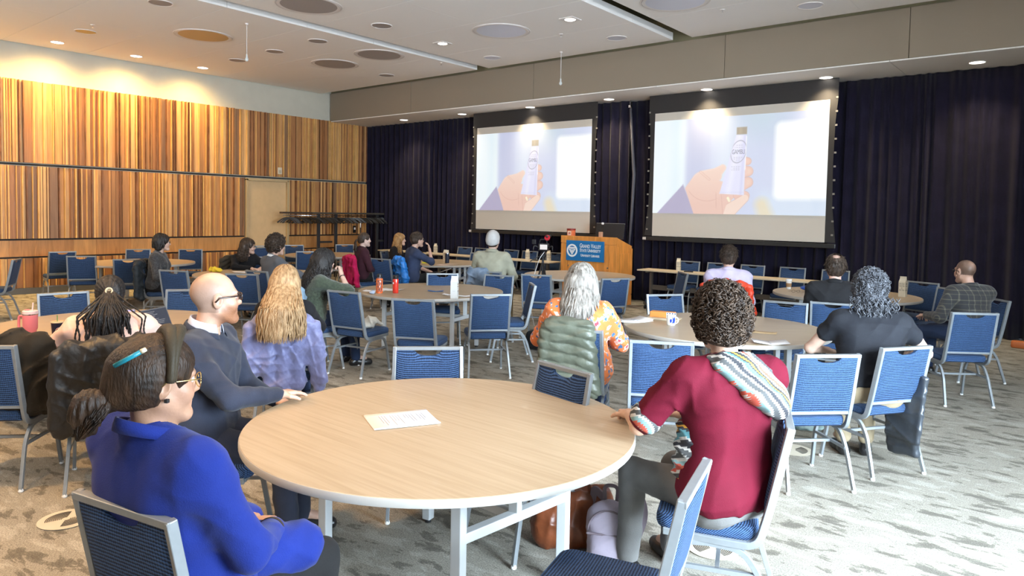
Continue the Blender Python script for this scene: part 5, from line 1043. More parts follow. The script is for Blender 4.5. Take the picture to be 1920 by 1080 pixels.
# -- maroon shirt with patterned hood
m = mat('patterned_lining', (.5, .5, .5), .8); N, L, B = nodes(m); tc = N.new('ShaderNodeTexCoord'); mp = N.new('ShaderNodeMapping'); mp.inputs['Rotation'].default_value = (R(20), R(38), 0); L.new(tc.outputs['Object'], mp.inputs['Vector']); sp = N.new('ShaderNodeSeparateXYZ'); L.new(mp.outputs[0], sp.inputs[0])
zz = N.new('ShaderNodeMath'); zz.operation = 'PINGPONG'; zz.inputs[1].default_value = .006; L.new(sp.outputs['Z'], zz.inputs[0]); ad = N.new('ShaderNodeMath'); ad.operation = 'MULTIPLY_ADD'; ad.inputs[1].default_value = 1.0; L.new(zz.outputs[0], ad.inputs[0]); L.new(sp.outputs['X'], ad.inputs[2])
mu = N.new('ShaderNodeMath'); mu.operation = 'MULTIPLY'; mu.inputs[1].default_value = 7; L.new(ad.outputs[0], mu.inputs[0]); fr = N.new('ShaderNodeMath'); fr.operation = 'FRACT'; L.new(mu.outputs[0], fr.inputs[0])
rp = ramp(N, [(0, (.42, .40, .37)), (.07, (.02, .02, .025)), (.18, (.42, .40, .37)), (.23, (.08, .22, .25)), (.33, (.03, .03, .035)), (.40, (.52, .26, .03)), (.47, (.03, .03, .03)), (.58, (.42, .40, .36)), (.64, (.38, .06, .035)), (.72, (.16, .26, .26)), (.81, (.42, .40, .37)), (.87, (.05, .05, .05))]); rp.color_ramp.interpolation = 'CONSTANT'; L.new(fr.outputs[0], rp.inputs[0]); L.new(rp.outputs[0], B.inputs['Base Color']); PATT = m
MAR = cloth_mat('maroon_jersey', (.088, .0025, .012), .85, sheen=.0, var=.08)
x, y, p = -1.28, 3.02, 68
e1 = loc2(-1.56, 2.78, x, y, p); w1 = loc2(-1.75, 3.06, x, y, p); w2 = loc2(-1.70, 3.12, x, y, p)
c = person('person with curly brown hair in maroon top with striped patterned hood, right foreground', x, y, p, hz=1.315, lean=3, twist=-18, head=(-22, 3, 0), s=1.06, sh=1.12, bulk=1.16, skin=(.66, .42, .30), sleeve='short', top=MAR, trousers=cloth_mat('grey_trousers', (.13, .125, .12)), shoes=SHOE, fine=True, seed=17, top_grow=.018, top_fold=.008, shirt_low=.52, hair=curly_hair(hairmat('curly_brown_hair', (.016, .009, .006), (.060, .036, .022)), t=.040, n=2300, r0=.011, tr=.0030, top=.012, low=-.075),
   arms={-1: dict(e=(*e1, .80), w=(*w1, .80), roll=.84, curl=.9), 1: dict(e=(.26, .12, .74), w=(*w2, .80), roll=.9)}, knees={-1: dict(k=(-.16, .38, .53), a=(-.15, .40, .09)), 1: dict()})
S = SDF(); nk, up, tx, ty = c['nk'], c['up'], c['tx'], c['ty']; Pn = lambda a, b, d: nk+tx*a+ty*b+up*d
ringp = [Pn(.085*math.sin(a), .075*math.cos(a)-.01, .012-.025*math.cos(a)) for a in np.linspace(0, 2*math.pi, 14)]
for a, b in zip(ringp[:-1], ringp[1:]): S.cap(a, b, .030, k=.02)
for q, e, r_ in ((Pn(-.06, -.09, .01), Pn(.07, -.135, -.10), .042), (Pn(.04, -.09, .01), Pn(.13, -.125, -.12), .045), (Pn(.10, -.06, .0), Pn(.185, -.095, -.10), .045), (Pn(.06, -.135, -.10), Pn(.17, -.13, -.16), .045), (Pn(.13, -.125, -.13), Pn(.20, -.10, -.13), .04)): S.cap(q, e, r_*.9, r_, k=.03)
mesh_obj('patterned_hood', [S.mesh(.007, folds(.010, 21, 1.6))], PATT, c['root'])
a_ = c['arms'][-1]; v = c['SH'][-1]-a_['el']; v /= np.linalg.norm(v); MB().tube([a_['el']+v*(.018+.008*i) for i in range(9)], [.066, .070, .0725, .0745, .0745, .0755, .0745, .075, .070], 22).build('patterned_cuff', PATT, c['root'], smooth=True)
S = SDF(); S.cap(Pn(-.13, .03, -.30), Pn(-.12, .05, -.48), .085, .10, k=.03); mesh_obj('patterned_side_panel', [S.mesh(.01, folds(.012, 4, 1.5))], PATT, c['root'])

# ------------------------------------------------------------------ chairs people sit on
for x, y, p, lb, gi in [(-3.52, 1.88, -48, 'chair of the bald man in navy suit', 1), (-4.92, 1.88, 66, 'chair of the braided person, draped with a black puffer coat', 5), (-10.92, 4.95, -40, 'chair of the woman with the black bob, hung with a dark coat', 6),
   (-11.05, 6.35, -95, 'chair of the woman with long dark curls, at the yellow pouch', 6), (-8.85, 5.55, 8, 'chair of the curly-haired person in slate grey', 6), (-5.02, 3.27, 50, 'chair draped with the lilac quilted jacket', 5), (-6.66, 4.72, -14, 'chair of the woman in dark green knit, hung with a denim jacket', 3),
   (-10.15, 8.22, -18, 'chair of the woman in aubergine, hung with a pink jacket', 9), (-11.25, 9.95, -60, 'chair of the wavy strawberry blond woman', 9), (-9.28, 8.62, -24, 'chair of the man in navy overshirt, hung with a bright blue jacket', 9), (-6.90, 8.0, 22, 'chair of the beanie wearer', 3),
   (-3.10, 4.66, 24, 'chair of the silver-haired woman, hung with a sage puffer jacket', 2), (-3.42, 8.35, 20, 'chair of the man in lavender, hung with an orange jacket', 10), (-1.28, 3.04, 111, 'chair of the person in the maroon top, seen edge-on', 1)]:
    chair(x, y, p, lb, g[gi])

# ------------------------------------------------------------------ coats over chair backs
def jacket(x, y, phi, m, label, style='shell', w=.25, zb=.40, zt=.93, sleeves=(1, -1), shift=0, thick=.05, tilt=0, seed=1, cat='jacket', h=.009, flare=.04, name='jacket', front=True, sl_len=.42):
    root = empty(name, (x, y, 0), R(phi), label, cat); S = SDF(); cy = -.305+(.14 if name == 'backpack' else 0); c = lambda a, z, o=0: (a+shift, cy-(z-.9)*.20+o, z)
    for sg in (-1, 1): S.cap(c(sg*w*.75, zt-.035), c(sg*(w+flare), zb+.04, -.03), thick, thick*.9, k=.06)
    S.cap(c(-w*.7, zt-.03), c(w*.7, zt-.03+tilt), thick*.95, k=.06); S.cap(c(0, zt-.03), c(0, zb+.05, -.035), thick*.9, thick, k=.08)
    S.cap(c(-w*.5, zt-.1, -.01), c(-w*.5, zb+.06, -.03), thick*.8, thick*.9, k=.08); S.cap(c(w*.5, zt-.1, -.01), c(w*.5, zb+.06, -.03), thick*.8, thick*.9, k=.08)
    for sg in sleeves: S.cap(c(sg*(w+.01), zt-.07, -.01), c(sg*(w+flare+.035), zt-.07-sl_len, -.06), .052, .038, k=.025)
    S.cap(c(-.09, zt-.015, -.02), c(.09, zt-.015, -.02), .035, k=.03)
    f0 = folds(.010, seed, .8)
    if style == 'puffer': D = lambda X, Y, Z: (lambda q: .010*np.abs(np.sin(math.pi*q/.078))**.7-.004)(Z+.35*X+.03*np.sin(X*9+Y*7))*1.2+f0(X, Y, Z)*.8
    elif style == 'quilt': D = lambda X, Y, Z: f0(X, Y, Z)*.9+.0035*np.minimum(np.abs(np.sin((X*1.0+Z*.6)*44)), np.abs(np.sin((X*1.0-Z*.6)*44)))**.5+.9*f0(Y+X, X, Z)
    else: f1 = folds(.018, seed+5, .75); D = lambda X, Y, Z: f1(X, Y, Z)+.008*np.sin(X*46+5*np.sin(Z*5))
    mesh_obj('shell' if name == 'jacket' else 'cloth', [S.mesh(h, D)], m, root)
    return root
LIL = mat('lilac_nylon', (.145, .155, .30), .5, sheen=.3, var=.08, scale=6, bump=.25, bscale=60); BPUF = mat('black_nylon', (.012, .011, .011), .48, bump=.3, bscale=50); SPUF = mat('sage_nylon', (.095, .105, .078), .45, var=.1, bump=.25, bscale=50)
jacket(-5.02, 3.27, 50, LIL, 'lilac quilted jacket over the chair of the honey blond person', 'quilt', w=.23, zb=.34, h=.007, seed=2, thick=.055)
jacket(-4.92, 1.88, 66, BPUF, 'black puffer coat over the chair of the braided person', 'quilt', w=.24, zb=.36, seed=3, h=.008, thick=.06, flare=.0)
jacket(-3.10, 4.66, 24, SPUF, 'sage green puffer jacket over the chair of the silver-haired woman', 'puffer', w=.17, zb=.40, zt=.97, shift=-.03, tilt=-.05, seed=4, h=.008, thick=.055, sleeves=(-1,), flare=.02)
jacket(-6.66, 4.72, -14, cloth_mat('pale_denim', (.20, .30, .40), .8), 'pale denim jacket over the chair of the woman in dark green', w=.20, zb=.36, seed=5, shift=.10)
jacket(-10.15, 8.22, -18, cloth_mat('raspberry_fleece', (.42, .008, .07), .8), 'raspberry pink jacket over the chair of the woman in aubergine', w=.22, zb=.42, seed=6)
jacket(-9.28, 8.62, -24, mat('bright_blue_nylon', (.01, .16, .52), .45, bump=.2, bscale=40), 'bright blue jacket over the chair of the man in navy', w=.23, zb=.42, seed=7)
jacket(-10.92, 4.95, -40, cloth_mat('dark_teal_nylon', (.018, .024, .03), .5), 'dark coat over the chair of the woman with black bob', 'quilt', w=.23, zb=.36, seed=8)
jacket(-11.05, 6.35, -95, cloth_mat('dark_olive_coat', (.045, .038, .028), .7), 'dark olive coat over the chair of the woman with long dark curls', 'puffer', w=.22, zb=.45, seed=9)
jacket(-3.42, 8.35, 20, mat('orange_red_nylon', (.60, .045, .015), .5, bump=.2, bscale=40), 'orange red jacket over the chair of the man in lavender', w=.24, zb=.45, zt=1.01, seed=10)
jacket(-6.90, 8.0, 22, cloth_mat('striped_blue_wool', (.10, .14, .20), .85, color2=(.22, .26, .32)), 'blue grey striped scarf over the chair back left of the beanie wearer', w=.13, shift=-.16, zb=.45, seed=11, cat='scarf', name='scarf', sleeves=())
jacket(-5.18-.30*math.sin(R(46)), 1.24+.30*math.cos(R(46)), 46, cloth_mat('dark_brown_canvas', (.022, .018, .013), .8), 'dark brown backpack hung on the chair back at the left edge', w=.12, zb=.46, zt=.92, shift=.20, thick=.075, seed=12, cat='backpack', name='backpack', sleeves=())
# leather jacket slipping off the tee wearer's chair
LEA = mat('grey_leather', (.035, .04, .048), .28, bump=.25, bscale=30)
o = empty('jacket', (-.95, 5.43, 0), R(57), 'dark shiny leather jacket hanging down the right side of the black tee wearer chair', 'jacket'); S = SDF()
S.box((.262, -.02, .46), (.022, .15, .24), .02, Matrix.Rotation(R(6), 3, 'Y'), .02); S.box((.285, .03, .30), (.03, .13, .20), .025, Matrix.Rotation(R(-8), 3, 'X'), .06)
mesh_obj('shell', [S.mesh(.009, folds(.009, 5, .9))], LEA, o)
o.location = (-1.13, 5.42, 0)

# ------------------------------------------------------------------ bags on floor and chairs
def bag_brown(x, y, rz):
    o = empty('leather_bag', (x, y, 0), R(rz), 'brown leather tote bag under the big front table', 'bag'); m = mat('brown_leather', (.17, .045, .015), .38, var=.25, scale=9, bump=.15, bscale=60)
    S = SDF(); S.box((0, 0, .16), (.21, .08, .155), .05); S.ell((0, 0, .10), (.21, .11, .11), None, .06); S.box((0, 0, .33), (.17, .03, .04), .02, None, .03, 's'); mesh_obj('body', [S.mesh(.009, folds(.008, 3))], m, o)
    for sg in (-1, 1): MB().tube(bez([(-.09, sg*.05, .26), (-.07, sg*.07, .40), (.07, sg*.07, .40), (.09, sg*.05, .26)], 6), .009, 8).build('handle', m, o, smooth=True)
bag_brown(-2.10, 3.12, 40)
o = empty('mini_backpack', (-1.83, 3.06, 0), R(25), 'small lavender grey mini backpack on the carpet under the front table', 'backpack'); LG = mat('lavender_canvas', (.36, .31, .38), .6, bump=.2, bscale=80); LGD = mat('mauve_strap', (.17, .13, .15), .6)
S = SDF(); S.box((0, 0, .13), (.115, .075, .13), .06); S.ell((0, 0, .24), (.115, .078, .09), None, .04); S.ell((0, -.075, .11), (.095, .035, .085), None, .02); mesh_obj('body', [S.mesh(.006, folds(.004, 2, 1.4))], LG, o)
MB().tube([(.108*math.cos(a), -.055-.03*math.cos(a)**2*0-.028, .185+.022*math.sin(a)*0) for a in np.linspace(0, math.pi, 9)], .006, 6).build('zip', LGD, o, smooth=True)
MB().tube([(.105*math.cos(a), -.062, .185+.115*math.sin(a)) for a in np.linspace(.05, math.pi-.05, 15)], .005, 6).build('piping', LGD, o, smooth=True)
MB().tube(bez([(-.03, .02, .30), (-.035, .02, .40), (.035, .02, .40), (.03, .02, .30)], 6), .010, 8).build('handle', LGD, o, smooth=True)
MB().tube(bez([(.04, .07, .31), (.12, .13, .36), (.17, .14, .22), (.10, .09, .03)], 6), .01, square=(.022, .005)).build('strap', LGD, o); MB().tube(bez([(-.04, .07, .31), (-.10, .12, .34), (-.12, .13, .2), (-.10, .08, .03)], 6), .01, square=(.022, .005)).build('strap', LGD, o)
text_mesh('BÉIS', .022, LGD, o, M=Matrix.Translation((0, -.105, .15)) @ Matrix.Rotation(R(90), 4, 'X'), depth=.001) if False else None
o = empty('tote_bag', (-1.86, 6.15, 0), R(20), 'green and white leaf-patterned tote bag on the carpet under the right table', 'bag'); S = SDF(); S.box((0, 0, .15), (.19, .07, .15), .03); S.ell((0, 0, .10), (.19, .09, .1), None, .05)
mesh_obj('body', [S.mesh(.01, folds(.012, 5))], mat('leaf_print', (.02, .06, .06), .7, color2=(.35, .45, .42), scale=14), o); MB().tube(bez([(-.08, 0, .29), (-.08, .0, .40), (.08, 0, .40), (.08, 0, .29)], 5), .008, 6).build('handle', BLACK, o, smooth=True)
f = (-math.sin(R(12)), math.cos(R(12))); cx, cy = -6.09+.30*f[0], 4.64+.30*f[1]
o = empty('cloth_bag', (cx, cy, .486), R(12), 'white cloth bag slumped on the seat of the empty blue chair', 'bag'); S = SDF(); S.ell((-.02, -.02, .03), (.17, .13, .045)); S.ell((.08, .05, .07), (.09, .07, .06), None, .04); S.ell((-.10, .02, .055), (.08, .09, .045), None, .04); S.cap((.12, .08, .09), (.17, .14, .03), .03, .02, k=.03); S.cut((0, 0, 0), (0, 0, -1)); mesh_obj('cloth', [S.mesh(.007, folds(.014, 7, 1.5))], cloth_mat('white_canvas', (.62, .60, .54)), o)
o = empty('dark_bag', (-4.98, 3.55, 0), R(10), 'dark bag on the carpet beside the lilac jacket', 'bag'); S = SDF(); S.box((0, 0, .12), (.16, .1, .115), .06); mesh_obj('body', [S.mesh(.012, folds(.012, 3))], JEAN, o)
o = empty('dark_bag', (-5.5, 7.3, 0), R(10), 'dark floor bag below the table edge beside the side-on blue chair', 'bag'); S = SDF(); S.box((0, 0, .13), (.17, .1, .125), .06); mesh_obj('body', [S.mesh(.012, folds(.012, 4))], BLK, o)

# ------------------------------------------------------------------ things on the tables
def at(o, x, y, z, rz=0): o.location = (x, y, z); o.rotation_euler = (0, 0, R(rz)); return o
TZ = .7515
def sheet(x, y, rz, label, w=.216, l=.279, n=1, m=None, z=TZ, cat='paper', lines=False, fold=0, name='paper_sheet', group=None, curl=.004):
    o = empty(name, (x, y, z), R(rz), label, cat, group)
    for k in range(n):
        nx = 8; V = []; 
        for i in range(nx+1):
            for j in range(2): u = i/nx; V.append((w*(u-.5)+k*.002, l*(j-.5)+k*.0015, .0006+k*.0009+curl*(2*u-1)**4*(1 if k == n-1 else .3)+fold*abs(u-.5)*2))
        F = [(2*i, 2*i+2, 2*i+3, 2*i+1) for i in range(nx)]; b = MB().add(V, F).build('sheet', m or PAPER, o, smooth=True); sm = b.modifiers.new('s', 'SOLIDIFY'); sm.thickness = .0004
    if lines:
        q = MB(); r = random.Random(3)
        for i in range(17):
            if i in (3, 8, 13): continue
            ll = w*.74*r.uniform(.45, 1); q.box((-w*.37+ll/2, l*.38-i*l*.042, .0006+n*.0009), (ll, l*.009, .0004))
        q.build('print', INK, o)
    return o
sheet(-2.585, 2.32, -27, 'white printed handout lying on the big front table', w=.25, l=.32, n=3, lines=True)
sheet(-2.62+.62, 6.34-.55, 30, 'white folded leaflet nearest the black tee wearer', w=.28, l=.20, fold=.02, curl=0, lines=True)
sheet(-2.62+.33, 6.34-.60, 20, 'small printed card beside the folded leaflet', w=.16, l=.12, lines=True, cat='card')
sheet(-2.62+.40, 6.34-.05, 15, 'tan envelope lying on the right round table', w=.20, l=.13, m=mat('manila', (.58, .42, .24), .7), cat='envelope')
sheet(-2.62+.02, 6.34+.35, 5, 'white leaflet at the far side of the right table', w=.20, l=.15, lines=True)
sheet(-2.62-.20, 6.34+.42, 12, 'grey leaflet at the far side of the right table', w=.22, l=.15, m=mat('grey_paper', (.42, .41, .45), .7))
for i, (a, b, r_) in enumerate(((.05, -.27, 30), (.0, -.40, -10), (.12, -.33, 60))): sheet(-2.62+a, 6.34+b, r_, ('small white slip of paper, farthest of three right of the curly head', 'small white slip of paper, nearest of three right of the curly head', 'small white slip of paper, rightmost of three right of the curly head')[i], w=.10, l=.06, group='paper slips on the right table', cat='paper')
sheet(-3.42, 6.02, 60, 'crumpled white napkin at the left rim of the right table', w=.34, l=.26, fold=.006, curl=.02, cat='napkin', name='napkin', n=2)
# fork
o = empty('plastic_fork', (-3.34, 5.98, TZ+.012), R(75), 'grey plastic fork lying on the white napkin', 'fork'); q = MB().tube([(0, -.08, .004), (0, .02, .010), (0, .045, .006)], [.003, .003, .005], 6)
for k in (-1, 0, 1): q.tube([(k*.005, .045, .006), (k*.006, .075, .008)], .0016, 4)
q.build('handle', mat('grey_plastic', (.35, .36, .4), .3), o, smooth=True)
# snack box in paper tray
o = empty('snack_box', (-3.24, 6.35, TZ), R(15), 'orange snack box with a blue checked side in a paper tray', 'box'); MB().box((0, 0, .008), (.30, .17, .014), taper=1.06).build('paper_tray', mat('cream_card', (.68, .58, .42), .7), o)
MB().box((-.02, .03, .045), (.24, .10, .055)).build('box_body', mat('orange_card', (.65, .24, .05), .6), o, bevel=.004)
q = MB()
for i in range(7):
    for j in range(4):
        if (i+j) % 2: q.box((.035+i*.0125, -.0215, .026+j*.0125), (.0115, .002, .0115))
q.build('checked_panel', mat('navy_print', (.01, .03, .14), .6), o); MB().box((.0725, -.0206, .045), (.095, .001, .055)).build('panel_ground', PAPER, o)
# painted mug
def mug(x, y, z, m, label, r=.042, h=.095, handle=True, rz=0, name='mug', cat='mug'):
    o = empty(name, (x, y, z), R(rz), label, cat); MB().lathe([(.001, 0), (r*.85, 0), (r*.98, .01), (r, .03), (r, h), (r*.9, h), (r*.88, .012), (.001, .010)], n=28).build('body', m, o, smooth='auto')
    if handle: MB().tube([(r*.9+.028*math.sin(a), 0, h*.5-.03*math.cos(a)) for a in np.linspace(0, math.pi, 10)], .006, 8).build('handle', m, o, smooth=True)
    return o
CER = mat('white_ceramic', (.72, .72, .70), .15, coat=.5)
o = mug(-3.02, 6.06, TZ, CER, 'white mug with blue painted flower on the right table', rz=30); BLP = mat('cobalt_glaze', (.01, .04, .38), .2)
q = MB()
for a0, z0, ra, rb in ((-75, .050, .012, .030), (-50, .055, .010, .026), (-100, .045, .008, .020), (-62, .03, .014, .008), (120, .05, .014, .034), (150, .05, .01, .02)):
    V = []; n = 14
    for t in np.linspace(0, 2*math.pi, n, endpoint=False): a = R(a0)+ra*math.cos(t)/.042; V.append((.0424*math.cos(a), .0424*math.sin(a), z0+rb*math.sin(t)))
    q.add(V, [tuple(range(n))])
q.build('painted_flower', BLP, o)
# cartons of water
def carton(x, y, label, rz=0, white=False, z=TZ, g_='paper cartons of water', s=1.0):
    o = empty('water_carton', (x, y, z), R(rz), label, 'carton', g_); w_, h = .036*s, .175*s; m = mat('white_carton', (.72, .72, .70), .5) if white else mat('cream_carton', (.62, .55, .42), .5)
    q = MB(); q.box((0, 0, h/2), (2*w_, 2*w_, h)); V = [(-w_, -w_, h), (w_, -w_, h), (w_, w_, h), (-w_, w_, h), (-w_, 0, h+.040*s), (w_, 0, h+.040*s), (-w_, -.001, h+.062*s), (w_, -.001, h+.062*s), (w_, .001, h+.062*s), (-w_, .001, h+.062*s)]
    q.add(V, [(0, 1, 5, 4), (2, 3, 4, 5), (0, 4, 3), (1, 2, 5), (4, 5, 7, 6), (5, 4, 9, 8), (6, 7, 8, 9)]); q.build('carton_body', m, o)
    tm = mat('carton_print', (.03, .03, .03), .6) if not white else mat('carton_print_brown', (.32, .20, .12), .6)
    for a in (0, 90, 180, 270):
        for k, (t, zz) in enumerate((('BOXED', .150), ('WATER', .126), ('IS', .102), ('BETTER', .078))):
            if white and a == 0: continue
            text_mesh(t, .022*s, tm, o, M=Matrix.Rotation(R(a), 4, 'Z') @ Matrix.Translation((0, -w_-.0004, zz*s)) @ Matrix.Rotation(R(90), 4, 'X') @ Matrix.Diagonal((.75, 1, 1, 1)), depth=.0003, name='lettering')
    if white: text_mesh('better', .014, mat('pale_print', (.45, .45, .45), .6), o, M=Matrix.Translation((0, -w_-.0004, .09)) @ Matrix.Rotation(R(90), 4, 'X'), depth=.0003)
    return o
carton(-5.80, 6.02, 'tall white water carton on the right side of the middle table', rz=32, white=True, s=1.12)
carton(-10.25, 10.35, 'cream water carton left of the navy travel mug, farther one', rz=20)
carton(-9.98, 10.12, 'cream water carton left of the navy travel mug, nearer one', rz=50, s=1.05)
carton(-12.52, 12.30, 'cream water carton on the curtain table left of the beanie', rz=15, z=.741)
carton(-9.60, 12.26, 'cream water carton behind the video camera tripod', rz=10, z=.741)
carton(-9.05, 12.30, 'cream water carton on the curtain table just left of the lectern', rz=10, z=.741)
carton(-6.0, 12.28, 'cream water carton on the curtain table right of the lectern', rz=12, z=.741)
carton(-1.93, 10.62, 'cream water carton on the far right round table', rz=-8, s=1.15)
# bottles on the middle table
o = empty('water_bottle', (-6.80, 5.72, TZ), 0, 'clear bottle in an orange lattice sleeve with dark cap', 'bottle'); OR = mat('orange_silicone', (.75, .14, .02), .45); r = .038
MB().lathe([(.001, 0), (r-.003, 0), (r-.002, .02), (r-.002, .175), (.024, .195), (.024, .2), (.001, .2)], n=24).build('body', mat('bottle_inner', (.16, .09, .10), .12, coat=.6), o, smooth='auto')
q = MB().lathe([(r-.004, 0), (r+.002, 0), (r+.002, .014), (r-.004, .014)], n=24).lathe([(r-.004, .165), (r+.002, .165), (r+.002, .180), (r-.004, .180)], n=24)
for k in range(8):
    for sg in (-1, 1): q.tube([((r+.0005)*math.cos(R(45*k)+sg*t*1.8), (r+.0005)*math.sin(R(45*k)+sg*t*1.8), .01+.160*t) for t in np.linspace(0, 1, 16)], .0035, 5)
q.build('lattice_sleeve', OR, o, smooth='auto'); MB().lathe([(.001, .195), (.030, .195), (.031, .225), (.026, .235), (.001, .236)], n=20).build('cap', BLACK, o, smooth='auto')
o = empty('flask', (-6.66, 5.86, TZ), 0, 'glossy red insulated flask with black lid beside the lattice bottle', 'bottle'); MB().lathe([(.001, 0), (.034, 0), (.037, .004), (.037, .165), (.033, .178), (.001, .178)], n=28).build('body', mat('red_enamel', (.62, .035, .02), .22, coat=.6), o, smooth='auto')
MB().lathe([(.001, .176), (.034, .176), (.036, .182), (.036, .215), (.030, .222), (.001, .222)], n=24).build('lid', BLACK, o, smooth='auto'); MB().box((.0, -.0365, .125), (.016, .003, .022)).build('badge', PAPER, o)
sheet(-6.95, 6.05, 20, 'open white notebook left of the lattice bottle, far page', w=.28, l=.20, fold=.008); sheet(-7.02, 5.82, 35, 'white loose sheet left of the lattice bottle, near the rim', w=.26, l=.18)
sheet(-6.45, 6.35, 40, 'blue and white pamphlet standing slightly open on the middle table', w=.20, l=.09, m=mat('blue_print', (.02, .13, .42), .6), fold=.012, curl=0, cat='pamphlet')
sheet(-6.08, 6.22, 30, 'white leaflet left of the white milk carton', w=.16, l=.13, fold=.012, curl=0, lines=True); sheet(-5.86, 6.28, 50, 'white leaflet just behind the white milk carton', w=.22, l=.12, fold=.01, curl=0)
o = empty('glass_paperweight', (-6.78, 5.58, TZ), 0, 'small clear bluish wrapped cup near the left rim of the middle table', 'cup'); S = SDF(); S.ell((0, 0, .018), (.04, .03, .018)); S.ell((.02, .01, .025), (.02, .02, .02)); mesh_obj('wrap', [S.mesh(.004, folds(.006, 2, 3))], mat('bluish_wrap', (.35, .42, .55), .15, coat=.5), o)
# pink tumbler
o = empty('tumbler', (-6.08, 1.78, TZ), R(215), 'big pink tumbler with handle, white lid and straw', 'tumbler'); PK = mat('pink_enamel', (.80, .22, .26), .4)
MB().lathe([(.001, 0), (.034, 0), (.038, .004), (.040, .080), (.048, .098), (.050, .205), (.001, .206)], n=36).build('body', PK, o, smooth='auto'); MB().lathe([(.0505, .200), (.0512, .201), (.0512, .207), (.001, .208)], n=36).build('steel_band', CHROME, o, smooth='auto')
MB().lathe([(.001, .207), (.051, .207), (.052, .213), (.051, .228), (.044, .232), (.001, .230)], n=36).build('lid', mat('white_lid', (.75, .60, .62), .4), o, smooth='auto'); MB().lathe([(.001, .231), (.016, .231), (.017, .238), (.001, .240)], c=(.024, .0, 0), n=16).build('lid_tab', PK, o, smooth='auto')
MB().tube(bez([(.046, 0, .185), (.088, 0, .190), (.092, 0, .095), (.042, 0, .088)], 6), .009, 8).build('handle', PK, o, smooth=True); MB().tube([(-.015, 0, .2), (-.024, 0, .290)], .0048, 8).build('straw', mat('pale_straw', (.75, .62, .62), .3), o)
# cola cup
o = empty('soda_cup', (-5.99, 1.93, TZ), R(190), 'dark blue cola paper cup with green straw beside the pink tumbler', 'cup'); NB = mat('cola_navy', (.008, .010, .035), .35)
MB().lathe([(.001, 0), (.031, 0), (.032, .003), (.043, .135), (.001, .135)], n=32).build('cup_body', NB, o, smooth='auto'); MB().lathe([(.001, .134), (.045, .134), (.046, .140), (.042, .146), (.001, .144)], n=28).build('lid', mat('clear_lid', (.60, .50, .33), .15), o, smooth='auto'); MB().tube([(0, 0, .13), (.002, 0, .19)], .003, 6).build('straw', mat('green_straw', (.06, .30, .08), .4), o)
def wrap(a, z, rr=.0395): return (rr*math.cos(a), rr*math.sin(a), z)
camdir = math.atan2(-1.93, 5.99)-R(190)+.35
def disc(rad, m, nm, off, half=None):
    V = [wrap(camdir, .075, .0385+off)]; n = 28; ts = np.linspace(0, 2*math.pi, n, endpoint=False) if half is None else np.linspace(half[0], half[1], n)
    for t in ts: zz = .075+rad*math.sin(t); V.append(wrap(camdir+rad*math.cos(t)/.038, zz, .0318+.0112*zz/.135+.0006+off))
    V[0] = wrap(camdir, .075+(0 if half is None else rad*.35*(1 if half[0] < 2 else -1)), .0385+off) if half is None else V[0]
    if half is None: F = [(0, 1+i, 1+(i+1) % n) for i in range(n)]
    else: V = V[1:]; F = [tuple(range(n))]
    return MB().add(V, F).build(nm, m, o)
disc(.028, PAPER, 'badge', .0); disc(.025, mat('cola_red', (.60, .01, .01), .4), 'badge_top', .0012, (.42, math.pi-.42)); disc(.025, mat('cola_blue', (.01, .05, .35), .4), 'badge_bottom', .0012, (math.pi+.42, 2*math.pi-.42))
text_mesh('PEPSI', .0165, NB, o, M=Matrix.Rotation(camdir+math.pi/2, 4, 'Z') @ Matrix.Translation((0, -.0405, .075)) @ Matrix.Rotation(R(90), 4, 'X'), depth=.0006, bold=.0006)
# laptops
def laptop(x, y, rz, label, lit, open_=108, z=TZ):
    o = empty('laptop', (x, y, z), R(rz), label, 'laptop', 'open laptops'); AL = mat('laptop_grey', (.16, .17, .19), .35, .6); MB().rbox((0, 0, .009), (.31, .21, .016), .012).build('base', AL, o, smooth='auto'); MB().box((0, .02, .0175), (.27, .10, .0015)).build('keyboard', BLACK, o); MB().box((0, -.065, .0174), (.10, .06, .001)).build('trackpad', DGREY, o)
    a = R(open_-90); Mx = Matrix.Translation((0, .105, .012)) @ Matrix.Rotation(-a, 4, 'X')
    l = MB(); l.rbox((0, 0, 0), (.31, .205, .007), .010, rot=Matrix.Rotation(R(90), 3, 'X')); V = np.concatenate(l.v); V[:, 2] += .105; V = V@np.array(Mx.to_3x3()).T+np.array(Mx.translation); MB().add(V, l.f).build('screen_lid', AL, o, smooth='auto')
    V = np.array([(-.145, -.0042, .012), (.145, -.0042, .012), (.145, -.0042, .198), (-.145, -.0042, .198)])@np.array(Mx.to_3x3()).T+np.array(Mx.translation); d = MB().add(V, [(0, 1, 2, 3)]).build('display', lit, o)
    if lit.name == 'dim_display':
        q = MB(); r = random.Random(4)
        for k in range(12): ll = r.uniform(.1, .23); v = np.array([(-.125, -.0047, .18-k*.0125), (-.125+ll, -.0047, .18-k*.0125), (-.125+ll, -.0047, .184-k*.0125), (-.125, -.0047, .184-k*.0125)])@np.array(Mx.to_3x3()).T+np.array(Mx.translation); q.add(v, [(0, 1, 2, 3)])
        q.build('screen_text', mat('dim_text', (.1, .1, .1), .5, emit=((.35, .35, .4), .35)), d)
    return o
laptop(-5.62, 2.62, 118, 'dark open laptop turned away left of the bald man', mat('dim_display', (.01, .01, .012), .2, emit=((.05, .06, .09), .8)), 112)
laptop(-5.75, 2.22, 66, 'open laptop with a lit violet screen in front of the braided person', mat('violet_display', (.1, .1, .12), .2, emit=((.55, .42, .95), 1.0)), 112)
